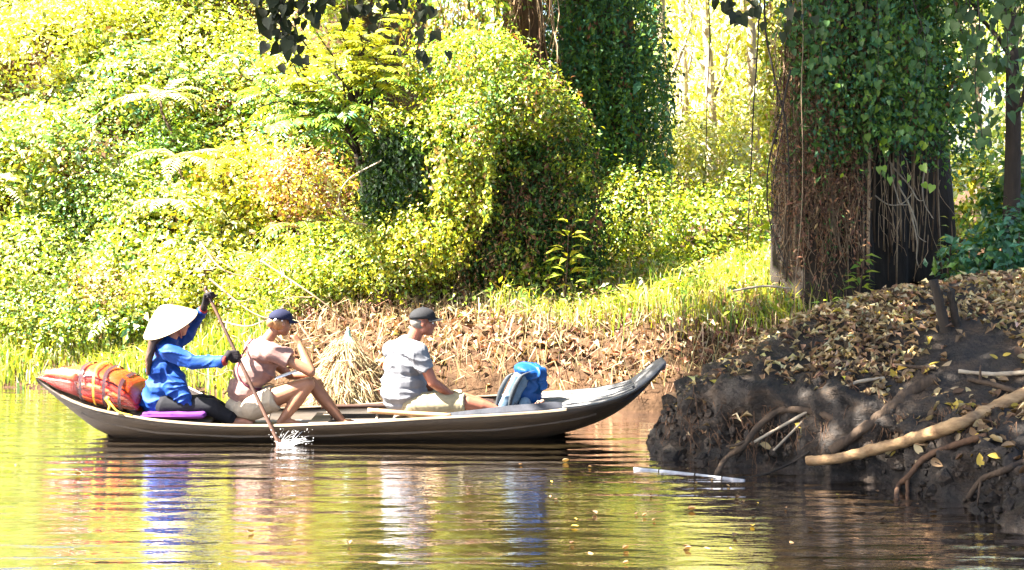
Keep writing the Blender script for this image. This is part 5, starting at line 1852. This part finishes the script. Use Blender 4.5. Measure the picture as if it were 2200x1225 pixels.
def hand(mb, wrist, fdir, palm, curl=(35, 45, 30), scale=1.0, thumb=0.5, right=True):
    """palm + five fingers; fdir = finger direction, palm = direction the palm faces (fingers curl toward it)"""
    f = Vector(fdir).normalized()
    z = Vector(palm)
    z = (z - f * z.dot(f)).normalized()
    y = z.cross(f).normalized() * (1 if right else -1)     # toward the thumb
    s = scale
    kn = [(0.088, 0.029, 0.0088, 0.072), (0.092, 0.010, 0.0092, 0.080), (0.088, -0.010, 0.0088, 0.074), (0.080, -0.028, 0.0078, 0.058)]
    w_ = Vector(wrist)
    for kx_, ky, r, L_ in kn:
        b_ = w_ + (f * kx_ + y * ky) * s
        mb.cone(w_ + (f * 0.01 + y * ky * 0.62) * s, 0.017 * s, b_, 0.0125 * s)
        p0, ang = b_, 0.0
        for seg, c_ in zip((0.45, 0.30, 0.25), curl):
            ang += math.radians(c_)
            d = f * math.cos(ang) + z * math.sin(ang)
            p1 = p0 + d * L_ * seg * s
            mb.cone(p0, r * s * 1.05, p1, r * s * 0.92)
            p0 = p1
    t0 = w_ + (f * 0.022 + y * 0.022) * s
    t1 = t0 + (f * 0.030 + y * 0.028 + z * 0.012) * s
    t2 = t1 + (f * 0.026 + y * (0.016 - 0.02 * thumb) + z * (0.012 + 0.02 * thumb)) * s
    t3 = t2 + (f * 0.020 - y * 0.012 * thumb + z * (0.01 + 0.015 * thumb)) * s
    mb.cone(t0, 0.015 * s, t1, 0.012 * s)
    mb.cone(t1, 0.0115 * s, t2, 0.0105 * s)
    mb.cone(t2, 0.0105 * s, t3, 0.0085 * s)
    return mb


def head(mb, c, R, s=1.0, jaw=1.0):
    """skull, face, jaw, nose, ears, brow, lips; returns key points"""
    c = Vector(c)
    A = np.array(R)
    W = lambda x, y, z: c + R @ (Vector((x, y, z)) * s)
    mb.sphere(W(-0.012, 0, 0.028), np.array([0.098, 0.076, 0.090]) * s, A, 20, 14)
    mb.sphere(W(0.030, 0, -0.022), np.array([0.066, 0.064, 0.085]) * s, A, 18, 12)
    mb.sphere(W(0.050, 0, -0.078), np.array([0.040 * jaw, 0.042, 0.032]) * s, A, 14, 10)
    mb.sphere(W(0.020, 0, -0.060), np.array([0.060, 0.058, 0.040]) * s, A, 14, 10)
    mb.cone(W(0.088, 0, 0.010), 0.008 * s, W(0.106, 0, -0.022), 0.0125 * s)       # nose
    mb.sphere(W(0.097, 0.010, -0.026), 0.009 * s); mb.sphere(W(0.097, -0.010, -0.026), 0.009 * s)
    mb.cone(W(0.082, -0.036, 0.020), 0.010 * s, W(0.086, 0.036, 0.020), 0.010 * s)    # brow
    mb.cone(W(0.088, -0.018, -0.046), 0.0075 * s, W(0.088, 0.018, -0.046), 0.0075 * s)  # upper lip
    mb.cone(W(0.085, -0.015, -0.058), 0.0075 * s, W(0.085, 0.015, -0.058), 0.0075 * s)
    for sg in (-1, 1):
        mb.sphere(W(-0.002, sg * 0.078, -0.006), np.array([0.020, 0.010, 0.032]) * s, A, 12, 8)
        mb.sphere(W(0.060, sg * 0.042, -0.022), np.array([0.022, 0.020, 0.022]) * s, A, 12, 8)  # cheek
    return W


def eyes(W, s, R, parent):
    for sg in (-1, 1):
        e_ = obj('eye', MB().sphere(W(0.0790, sg * 0.031, 0.004), 0.0125 * s).mesh('eye'), M['eye_white'], parent)
        obj('iris', MB().sphere(W(0.0885, sg * 0.032, 0.003), (0.004 * s, 0.006 * s, 0.006 * s), np.array(R)).mesh('iris'), M['iris'], e_)
    obj('mouth', MB().cone(W(0.0935, -0.017, -0.052), 0.0035 * s, W(0.0935, 0.017, -0.052), 0.0035 * s).mesh('mouth'), M['lip'], parent)


def cap(c, R, s, mat, parent, brim_droop=0.02, name='cap', low=0.012):
    W = lambda x, y, z: Vector(c) + R @ (Vector((x, y, z)) * s)
    V, F = [], []
    seg, rings = 26, 9
    for i in range(rings + 1):
        t = (math.pi / 2) * i / rings
        for j in range(seg):
            a = 2 * math.pi * j / seg
            ca, sa = math.cos(a), math.sin(a)
            r_ = math.sin(t) if i else 0.02
            x = -0.010 + ca * 0.111 * r_
            y = sa * 0.090 * r_
            z = low + 0.030 + 0.083 * math.cos(t) ** 0.75 - 0.020 * r_ * (1 - ca) * 0.5
            V.append(W(x, y, z))
    for i in range(rings):
        for j in range(seg):
            k_ = (j + 1) % seg
            F.append((i * seg + j, (i + 1) * seg + j, (i + 1) * seg + k_, i * seg + k_))
    # inner lip so that the crown has an edge
    off = len(V)
    for j in range(seg):
        a = 2 * math.pi * j / seg
        V.append(W(-0.010 + math.cos(a) * 0.104, math.sin(a) * 0.083, low + 0.034 - 0.020 * (1 - math.cos(a)) * 0.5))
    for j in range(seg):
        k_ = (j + 1) % seg
        F.append((rings * seg + j, off + j, off + k_, rings * seg + k_))
    cp = obj(name, mesh_np(name, V, F, None, True), M[mat], parent)
    V, F = [], []
    nb, na = 7, 15
    for lay in (0, 1):
        for i in range(nb):
            u = i / (nb - 1)
            for j in range(na):
                a = math.radians(-68 + 136 * j / (na - 1))
                rx = 0.104 + 0.078 * u * math.cos(a) ** 0.6
                y = math.sin(a) * (0.088 + 0.004 * u)
                x = -0.010 + math.cos(a) * rx
                z = low + 0.034 - brim_droop * u - 0.45 * y * y / 0.09 * 0.35 * (0.3 + u) - 0.0045 * lay
                V.append(W(x, y, z))
    m1 = nb * na
    for lay in (0, 1):
        for i in range(nb - 1):
            for j in range(na - 1):
                f = (lay * m1 + i * na + j, lay * m1 + i * na + j + 1, lay * m1 + (i + 1) * na + j + 1, lay * m1 + (i + 1) * na + j)
                F.append(f if lay else f[::-1])
    for j in range(na - 1):
        a = (nb - 1) * na + j
        F.append((a, a + 1, m1 + a + 1, m1 + a))
    obj('brim', mesh_np('brim', V, F, None, True), M[mat], cp)
    obj('button', MB().sphere(W(-0.010, 0, low + 0.114), (0.009 * s, 0.009 * s, 0.005 * s)).mesh('button'), M[mat], cp)
    return cp


def limb(mb, pts, rads):
    mb.chain([Vector(p_) for p_ in pts], rads)


def muscle(mb, a, b_, ra, rm, rb, t=0.35):
    a, b_ = Vector(a), Vector(b_)
    m_ = a.lerp(b_, t)
    mb.chain([a, m_, b_], [ra, rm, rb])


# ---- the man in the grey T-shirt
def person_man():
    root = tag(empty('person', P(870, 885, 12.2)), 'man in grey T-shirt and dark cap sitting in the middle of the boat', 'person')
    RT = yaw_frame(30)
    A = np.array(RT)
    RH = yaw_frame(6, 4)
    hipc, belly, chest, upper = P(868, 864, 12.24), P(868, 832, 12.22), P(868, 788, 12.22), P(872, 750, 12.22)
    neck0, neck1 = P(884, 738, 12.21), P(898, 706, 12.19)
    hc = P(909, 693, 12.18)
    shR, shL = P(900, 757, 12.02), P(846, 753, 12.40)
    elR, wrR = P(930, 822, 12.0), P(966, 846, 12.07)
    elL, wrL = P(893, 818, 12.47), P(950, 846, 12.38)
    hR, kR, aR = P(888, 870, 12.12), P(1004, 866, 12.06), P(1086, 889, 12.12)
    hL, kL, aL = P(878, 868, 12.36), P(998, 858, 12.40), P(1080, 886, 12.44)
    b = MB()
    b.sphere(hipc, (0.13, 0.165, 0.11), A); b.sphere(belly, (0.15, 0.165, 0.14), A); b.sphere(chest, (0.13, 0.165, 0.15), A)
    b.sphere(upper, (0.10, 0.17, 0.08), A)
    b.cone(neck0, 0.066, neck1, 0.060)
    W = head(b, hc, RH, 1.0, 1.1)
    muscle(b, shR, elR, 0.056, 0.056, 0.043); muscle(b, elR, wrR, 0.043, 0.042, 0.029)
    muscle(b, shL, elL, 0.056, 0.056, 0.043); muscle(b, elL, wrL, 0.043, 0.042, 0.029)
    hand(b, wrR, (0.8, 0.5, -0.15), (-0.2, 0.3, -1), (25, 35, 25), 1.05, right=True)
    hand(b, wrL, (0.9, -0.3, -0.15), (0.1, -0.2, -1), (25, 35, 25), 1.05, right=False)
    for h_, k_, a_ in ((hR, kR, aR), (hL, kL, aL)):
        muscle(b, h_, k_, 0.092, 0.086, 0.058); muscle(b, k_, a_, 0.057, 0.060, 0.036)
        ft = a_ + Vector((0.10, 0.01, 0.045))
        b.chain([a_ + Vector((-0.01, 0, -0.01)), a_ + Vector((0.05, 0.0, 0.03)), ft], [0.036, 0.034, 0.024])
        b.cone(a_ + Vector((-0.02, 0, -0.015)), 0.030, ft + Vector((0.03, 0, 0.04)), 0.017)
    obj('body', b.remesh('body', 0.0068, 4), M['skin_red'], root)
    eyes(W, 1.0, RH, root)
    # grey hair below the cap
    hm = MB()
    hm.sphere(W(-0.030, 0, 0.004), (0.084, 0.0785, 0.066), np.array(RH), 20, 14)
    me = hm.remesh('hair', 0.006, 2, lambda co: SinNoise(6, 140)(co) * 0.0015)
    obj('hair', me, M['hair_grey'], root)
    cap(hc, RH, 1.02, 'charcoal', root, 0.014, low=0.016)
    # T-shirt
    t = MB()
    t.sphere(belly + Vector((0, 0, -0.04)), (0.205, 0.218, 0.135), A); t.sphere(belly + Vector((0, 0, 0.05)), (0.196, 0.215, 0.14), A)
    t.sphere(chest, (0.172, 0.212, 0.155), A); t.sphere(upper, (0.135, 0.208, 0.098), A)
    t.sphere(hipc + Vector((0, 0, 0.0)), (0.178, 0.198, 0.085), A)
    t.cone(upper + Vector((0.0, 0, 0.01)), 0.11, neck0 + Vector((0.0, 0, 0.0)), 0.074, True)
    for s_, e_, k in ((shR, elR, 1), (shL, elL, -1)):
        h_ = s_.lerp(e_, 0.60)
        t.cone(s_ + Vector((-0.015, 0, 0.0)), 0.088, h_, 0.075, True)
        t.cone(upper.lerp(s_, 0.45), 0.095, s_, 0.086)
    obj('shirt', t.remesh('shirt', 0.0075, 4, folds(21, (0.25, 0.1, 1), 46, 0.008, 0.05)), M['grey_shirt'], root)
    # shorts
    t = MB()
    t.sphere(hipc + Vector((0.02, 0, -0.015)), (0.165, 0.190, 0.105), A)
    for h_, k_ in ((hR, kR), (hL, kL)):
        t.cone(h_, 0.112, h_.lerp(k_, 0.97), 0.088, True)
        t.cone(h_.lerp(k_, 0.2) , 0.105, h_.lerp(k_, 0.5), 0.099)
    obj('shorts', t.remesh('shorts', 0.0085, 3, folds(25, (1, 0.1, 0.25), 40, 0.009, 0.06)), M['khaki'], root)
    # hem of the right sleeve
    h_ = shR.lerp(elR, 0.60)
    d = (elR - shR).normalized()
    return root


person_man()


# ---- the woman in the pink T-shirt
def person_woman():
    root = tag(empty('person', P(525, 900, 12.15)), 'woman in pink T-shirt and navy cap, knees drawn up, hand at her mouth', 'person')
    RT = frame((math.cos(0.5), math.sin(0.5), -0.15))
    A = np.array(RT)
    RH = yaw_frame(34, 10)
    hipc, waist, ribs, chest = P(524, 874, 12.16), P(526, 842, 12.15), P(541, 800, 12.15), P(562, 757, 12.15)
    neck0, neck1 = P(574, 730, 12.16), P(592, 706, 12.18)
    hc = P(603, 695, 12.19)
    shR, shL = P(590, 757, 11.99), P(548, 748, 12.32)
    elR, wrR = P(668, 800, 11.97), P(643, 740, 12.10)
    elL, wrL = P(622, 806, 12.42), P(668, 806, 12.34)
    hR, kR, aR = P(546, 872, 12.03), P(662, 826, 12.02), P(606, 904, 12.00)
    hL, kL, aL = P(540, 868, 12.28), P(668, 822, 12.27), P(734, 905, 12.26)
    b = MB()
    b.sphere(hipc, (0.13, 0.165, 0.115), A); b.sphere(waist, (0.108, 0.135, 0.10), A); b.sphere(ribs, (0.105, 0.135, 0.12), A)
    b.sphere(chest, (0.092, 0.145, 0.09), A)
    b.cone(neck0, 0.052, neck1, 0.046)
    W = head(b, hc, RH, 0.93, 0.92)
    muscle(b, shR, elR, 0.048, 0.049, 0.041); muscle(b, elR, wrR, 0.041, 0.041, 0.026)
    muscle(b, shL, elL, 0.048, 0.047, 0.040); muscle(b, elL, wrL, 0.040, 0.040, 0.026)
    hand(b, wrR, (-0.55, 0.25, 0.85), (-0.75, 0.5, -0.5), (40, 65, 45), 0.95, right=True, thumb=0.3)
    hand(b, wrL, (0.85, -0.1, -0.5), (0, 0, -1), (15, 25, 20), 0.95, right=False)
    muscle(b, hR, kR, 0.088, 0.084, 0.058); muscle(b, kR, aR, 0.056, 0.060, 0.036, 0.4)
    muscle(b, hL, kL, 0.088, 0.080, 0.056); muscle(b, kL, aL, 0.055, 0.060, 0.036, 0.35)
    for a_ in (aR, aL):
        b.chain([a_ + Vector((-0.015, 0, -0.015)), a_ + Vector((0.07, 0, -0.012)), a_ + Vector((0.15, 0.0, -0.028))], [0.034, 0.030, 0.020])
    obj('body', b.remesh('body', 0.0068, 4), M['skin'], root)
    eyes(W, 0.93, RH, root)
    hm = MB()
    hm.sphere(W(-0.028, 0, 0.006), (0.082, 0.074, 0.072), np.array(RH), 20, 14)
    hm.sphere(W(-0.098, 0.0, -0.004), (0.042, 0.045, 0.042), np.array(RH))
    hm.cone(W(0.0, -0.066, 0.015), 0.014, W(-0.06, -0.05, -0.015), 0.016)
    obj('hair', hm.remesh('hair', 0.006, 2, lambda co: SinNoise(6, 120)(co) * 0.002), M['hair_blond'], root)
    cp = cap(hc, RH, 0.97, 'navy', root, 0.02, low=0.016)
    cl = MB()
    for i in range(7):
        cl.sphere(W(-0.092 + 0.012 * (i % 3), -0.035 - 0.012 * i / 2, 0.040 - 0.006 * (i % 4)), 0.010)
    cl.sphere(W(-0.03, -0.082, 0.028), 0.008)
    obj('hair_clip', cl.remesh('hair_clip', 0.004, 1), M['paper'], root)
    # T-shirt
    t = MB()
    t.sphere(waist + Vector((0.0, 0, 0.01)), (0.152, 0.176, 0.125), A); t.sphere(ribs, (0.158, 0.184, 0.145), A)
    t.sphere(ribs + Vector((0.09, 0.03, 0.0)), (0.105, 0.14, 0.10), A); t.sphere(chest, (0.130, 0.182, 0.108), A)
    t.sphere(ribs.lerp(chest, 0.5) + Vector((0.07, 0.03, -0.01)), (0.105, 0.145, 0.09), A)
    t.cone(waist + Vector((0.01, 0, 0.02)), 0.14, hipc + Vector((0.0, 0, 0.065)), 0.145, True)
    t.cone(chest + Vector((0, 0, 0.02)), 0.105, neck0, 0.066, True)
    for s_, e_ in ((shR, elR), (shL, elL)):
        h_ = s_.lerp(e_, 0.42)
        t.cone(s_ + Vector((-0.02, 0, 0)), 0.080, h_, 0.076, True)
        t.cone(chest.lerp(s_, 0.5), 0.09, s_, 0.078)
    shirt_me = t.remesh('shirt', 0.0075, 4, folds(31, (0.7, 0.1, 1), 40, 0.015, 0.06))
    obj('shirt', shirt_me, M['pink_shirt'], root)
    t = MB()
    t.sphere(hipc + Vector((0, 0, -0.01)), (0.158, 0.188, 0.115), A)
    for h_, k_ in ((hR, kR), (hL, kL)):
        t.cone(h_ + Vector((0, 0, -0.012)), 0.112, h_.lerp(k_, 0.40), 0.112, True)
    obj('shorts', t.remesh('shorts', 0.008, 3, folds(35, (1, 0.2, -0.5), 52, 0.012, 0.05)), M['cream'], root)
    # bag strap running over the back and round the waist
    from mathutils.bvhtree import BVHTree
    tr = BVHTree.FromPolygons([tuple(v.co) for v in shirt_me.vertices], [tuple(p_.vertices) for p_ in shirt_me.polygons])
    q = []
    for p_ in spline([P(560, 722, 12.0), P(540, 732, 12.0), P(520, 764, 12.0), P(511, 798, 12.0), P(524, 824, 12.0), P(548, 836, 12.0), P(572, 834, 12.0)], 36):
        o_ = Vector((0, 0, CZ))
        h_ = tr.ray_cast(o_, (Vector(p_) - o_).normalized())
        if h_[0] is not None:
            q.append(h_[0] + h_[1] * 0.003)
    q = np.array([tuple(v) for v in q])
    q[1:-1] = (q[:-2] + q[1:-1] * 2 + q[2:]) / 4
    st = MB().tube(q, 0.0075, 8)
    obj('bag_strap', st.mesh('bag_strap'), M['maroon'], root)
    # white booklet on her lap
    bk = tag(empty('booklet', P(620, 812, 12.1)), 'folded white booklet resting on the woman’s lap'.replace('’', "'"), 'booklet')
    a_, b2 = P(592, 818, 12.05), P(640, 801, 12.08)
    d = b2 - a_
    R_ = np.array(Matrix.Rotation(-math.atan2(d.z, d.x), 3, 'Y'))
    obj('cover', MB().box((a_ + b2) / 2 + Vector((0, 0.03, 0.016)), (d.length, 0.15, 0.006), R_).mesh('cover', False), M['paper'], bk)
    obj('page', MB().box((a_ + b2) / 2 + Vector((0.002, 0.03, 0.024)), (d.length * 0.95, 0.14, 0.006), R_).mesh('page', False), M['paper'], bk)


person_woman()


# ---- the paddler with the conical hat
def person_rower():
    root = tag(empty('person', P(345, 885, 12.08)), 'paddler in blue tunic and conical hat kneeling at the stern', 'person')
    RT = yaw_frame(16)
    A = np.array(RT)
    RH = yaw_frame(22, 0)
    hipc, waist, ribs, chest = P(345, 866, 12.08), P(346, 832, 12.08), P(350, 792, 12.08), P(357, 752, 12.09)
    neck0, neck1 = P(366, 730, 12.1), P(376, 712, 12.12)
    hc = P(380, 697, 12.13)
    shR, shL = P(364, 754, 11.91), P(372, 742, 12.27)
    elR, wrR = P(415, 779, 11.87), P(482, 776, 11.81)
    elL, wrL = P(408, 706, 12.33), P(436, 666, 12.20)
    hR, kR, aR = P(356, 872, 11.98), P(452, 874, 11.97), P(506, 906, 12.02)
    hL, kL, aL = P(352, 870, 12.2), P(450, 866, 12.25), P(512, 902, 12.24)
    b = MB()
    b.sphere(hipc, (0.12, 0.15, 0.10), A); b.sphere(waist, (0.10, 0.125, 0.10), A); b.sphere(ribs, (0.10, 0.13, 0.12), A)
    b.sphere(chest, (0.09, 0.14, 0.09), A); b.cone(neck0, 0.05, neck1, 0.045)
    W = head(b, hc, RH, 0.92, 0.95)
    muscle(b, shR, elR, 0.045, 0.044, 0.037); muscle(b, elR, wrR, 0.037, 0.036, 0.025)
    muscle(b, shL, elL, 0.045, 0.044, 0.037); muscle(b, elL, wrL, 0.037, 0.036, 0.025)
    for h_, k_, a_ in ((hR, kR, aR), (hL, kL, aL)):
        muscle(b, h_, k_, 0.078, 0.074, 0.052); muscle(b, k_, a_, 0.05, 0.052, 0.034)
        b.chain([a_, a_ + Vector((0.07, 0, 0.0)), a_ + Vector((0.13, 0, -0.012))], [0.032, 0.028, 0.018])
    obj('body', b.remesh('body', 0.0075, 4), M['skin_tan'], root)
    eyes(W, 0.92, RH, root)
    # hair: cap of hair and a long tail down the back
    hm = MB()
    hm.sphere(W(-0.022, 0, 0.018), (0.092, 0.078, 0.086), np.array(RH), 18, 12)
    hm.chain([P(352, 712, 12.06), P(328, 735, 11.97), P(320, 770, 11.95), P(318, 803, 11.96)], [0.045, 0.036, 0.034, 0.016])
    obj('hair', hm.remesh('hair', 0.007, 3, folds(4, (1, 0.4, 0), 160, 0.003, 0.004)), M['hair_dark'], root)
    # tunic
    t = MB()
    t.sphere(waist, (0.140, 0.165, 0.12), A); t.sphere(ribs, (0.140, 0.168, 0.13), A); t.sphere(chest, (0.112, 0.165, 0.10), A)
    t.cone(waist, 0.135, hipc + Vector((-0.02, 0, -0.03)), 0.165, True)
    t.sphere(hipc + Vector((-0.015, 0, 0.0)), (0.150, 0.180, 0.11), A)
    t.cone(chest + Vector((0, 0, 0.02)), 0.10, neck0.lerp(neck1, 0.35), 0.062, True)
    for s_, e_, w_ in ((shR, elR, wrR), (shL, elL, wrL)):
        t.cone(chest.lerp(s_, 0.5), 0.085, s_, 0.068)
        t.cone(s_, 0.072, e_, 0.064)
        t.cone(e_, 0.064, w_, 0.048, True)
    t.cone(P(374, 812, 12.0), 0.085, P(398, 856, 11.93), 0.058)
    t.cone(P(380, 830, 11.96), 0.06, P(410, 868, 11.905), 0.020)
    t.cone(P(366, 830, 11.96), 0.07, P(392, 872, 11.915), 0.022)
    obj('tunic', t.remesh('tunic', 0.0075, 4, folds(41, (0.5, 0.1, 1), 46, 0.017, 0.07)), M['blue_shirt'], root)
    # trousers
    t = MB()
    t.sphere(hipc + Vector((0.03, 0, -0.02)), (0.135, 0.165, 0.095), A)
    for h_, kk, a_ in ((hR, kR, aR), (hL, kL, aL)):
        t.cone(h_, 0.098, kk, 0.074)
        t.cone(kk, 0.073, kk.lerp(a_, 0.94), 0.058, True)
    obj('trousers', t.remesh('trousers', 0.009, 3, folds(45, (1, 0.1, 0.4), 38, 0.008, 0.06)), M['black_cloth'], root)
    # gloves closed round the paddle, red cuffs
    for wr, el, grip, palm, right in ((wrR, elR, PH, (0.2, 0.75, -0.6), True), (wrL, elL, PT.lerp(PWt, 0.055), (0.5, -0.75, 0.2), False)):
        g = MB()
        d = (Vector(grip) - wr)
        if right:
            w0 = wr + Vector((0.0, 0, 0.0))
            fd, pl = Vector((1, 0.12, -0.1)), Vector((0.1, 1.0, -0.25))
            w0 = Vector(grip) - fd.normalized() * 0.082 - pl.normalized() * 0.026
        else:
            fd, pl = Vector((0.25, -0.2, 1)), Vector((0.95, -0.55, -0.2))
            w0 = Vector(grip) - fd.normalized() * 0.065 - pl.normalized() * 0.030
        hand(g, w0, fd, pl, (62, 82, 62), 1.08, right=right, thumb=0.9)
        g.cone(wr.lerp(el, 0.02), 0.030, w0 + fd.normalized() * 0.02, 0.030)
        gl_ = obj('glove', g.remesh('glove', 0.0058, 2), M['glove'], root)
        dd = (wr - el).normalized()
        obj('cuff', MB().tube([wr - dd * 0.03, wr - dd * 0.02, wr + dd * 0.012, wr + dd * 0.018], [0.036, 0.041, 0.039, 0.033], 16).mesh('cuff'), M['cuff'], gl_)
    # conical hat
    cb = P(366, 697, 12.11)
    ax = Vector((-0.36, -0.30, 0.88)).normalized()
    RQ = frame(Vector((1, 0, 0)) - ax * ax.x, ax)
    V, F = [], []
    seg = 48
    prof_h = [(0.004, 0.180)]
    for i in range(1, 17):
        u = i / 16
        r_ = 0.243 * u
        h_ = 0.205 * (1.02 - math.sqrt(u * u + 0.02)) + 0.012 * math.sin(u * math.pi)
        prof_h += [(r_ - 0.0035, h_ + 0.0016), (r_, h_)]
    prof_h += [(0.245, -0.004), (0.239, -0.006), (0.225, 0.006), (0.12, 0.088), (0.004, 0.165)]
    for r_, h_ in prof_h:
        for j in range(seg):
            a = 2 * math.pi * j / seg
            V.append(cb + RQ @ Vector((r_ * math.cos(a), r_ * math.sin(a), h_)))
    for i in range(len(prof_h) - 1):
        for j in range(seg):
            k_ = (j + 1) % seg
            F.append((i * seg + j, i * seg + k_, (i + 1) * seg + k_, (i + 1) * seg + j)[::-1])
    ht = obj('conical_hat', mesh_np('conical_hat', V, F, None, True), M['palm_hat'], root)
    a = np.linspace(0, 2 * math.pi, 49)
    rim = [cb + RQ @ Vector((0.244 * math.cos(t_), 0.244 * math.sin(t_), -0.003)) for t_ in a]
    obj('rim', MB().tube(rim, 0.0035, 6, False).mesh('rim'), M['worn'], ht)
    obj('chin_ribbon', MB().tube(spline([W(0.0, -0.085, 0.03), W(0.02, -0.075, -0.06), W(0.04, 0, -0.125), W(0.02, 0.075, -0.06), W(0, 0.085, 0.03)], 20), 0.006, 6).mesh('chin_ribbon'), M['lip'], ht)


person_rower()


# ------------------------------------------------------------------ backpack in the bow
def backpack():
    c = P(1122, 872, 12.2)
    root = tag(empty('backpack', c), 'bright blue backpack with grey straps standing before the bow deck', 'backpack')
    b = MB()
    b.sphere(P(1132, 850, 12.24), (0.135, 0.15, 0.13)); b.sphere(P(1140, 822, 12.23), (0.135, 0.15, 0.13)); b.sphere(P(1120, 872, 12.22), (0.15, 0.15, 0.06))
    b.sphere(P(1146, 806, 12.2), (0.11, 0.13, 0.085))
    obj('sack', b.remesh('sack', 0.009, 3, folds(51, (1, 0.3, 0.6), 34, 0.016, 0.06)), M['pack_blue'], root)
    b = MB()
    b.sphere(P(1138, 797, 12.14), (0.135, 0.14, 0.062), np.array(Matrix.Rotation(0.22, 3, 'Y')))
    b.cone(P(1160, 800, 12.1), 0.055, P(1167, 830, 12.1), 0.040)
    obj('lid', b.remesh('lid', 0.008, 2, folds(53, (0.6, 1, 0.3), 60, 0.016, 0.05)), M['pack_blue'], root)
    # back panel with padded straps on the left-hand side
    p0, p1 = P(1078, 876, 12.10), P(1112, 806, 12.12)
    R_ = np.array(Matrix.Rotation(math.atan2(p1.x - p0.x, p1.z - p0.z), 3, 'Y'))
    b = MB().box((p0 + p1) / 2, (0.06, 0.25, (p1 - p0).length + 0.02), R_)
    b.cone(p0 + Vector((0.05, 0, 0.02)), 0.07, p1 + Vector((0.04, 0, -0.02)), 0.06)
    obj('back_panel', b.remesh('back_panel', 0.009, 6, folds(55, (0, 1, 0.4), 50, 0.008, 0.04)), M['pack_light'], root)
    for Y, dx in ((11.965, 14), (12.2, -13)):
        q = spline([P(1128 + dx, 797, Y), P(1108 + dx, 806, Y - 0.005), P(1094 + dx, 828, Y - 0.01), P(1084 + dx, 856, Y - 0.005), P(1080 + dx, 880, Y + 0.01)], 22)
        V, F = [], []
        for i, p_ in enumerate(q):
            hw_ = 0.026 if i < 14 else 0.026 - 0.002 * (i - 13)
            V += [p_ + np.array([u * hw_, -0.5 * hw_ * abs(u) + dy, 0.3 * u * hw_]) for u, dy in ((-1, 0), (0, -0.012), (1, 0), (0.9, 0.016), (-0.9, 0.016))]
        for i in range(21):
            for j in range(5):
                F.append((5 * i + j, 5 * i + (j + 1) % 5, 5 * i + 5 + (j + 1) % 5, 5 * i + 5 + j))
        F += [(0, 1, 2, 3, 4), (109, 108, 107, 106, 105)]
        obj('shoulder_strap', mesh_np('shoulder_strap', V, F, None, True), M['pack_strap'], root)
    obj('buckle', MB().box(P(1096, 878, 12.0), (0.03, 0.02, 0.035)).box(P(1104, 872, 12.0), (0.012, 0.014, 0.06), R_).mesh('buckle', False), M['pack_strap'], root)
    obj('side_pocket', MB().sphere(P(1128, 868, 12.07), (0.055, 0.03, 0.06)).remesh('side_pocket', 0.008, 2), M['pack_light'], root)
    sn = tag(empty('sandal', P(1158, 872, 12.1)), 'tan sandal lying beside the blue backpack', 'sandal')
    b = MB()
    b.chain([P(1146, 873, 12.02), P(1156, 868, 12.02), P(1166, 862, 12.02)], [0.018, 0.020, 0.016])
    obj('sole', b.remesh('sole', 0.006, 2), M['skin_tan'], sn)
    obj('sandal_strap', MB().tube(spline([P(1150, 871, 11.99), P(1156, 862, 12.0), P(1162, 866, 12.04)], 8), 0.006, 6).mesh('sandal_strap'), M['cream'], sn)


backpack()
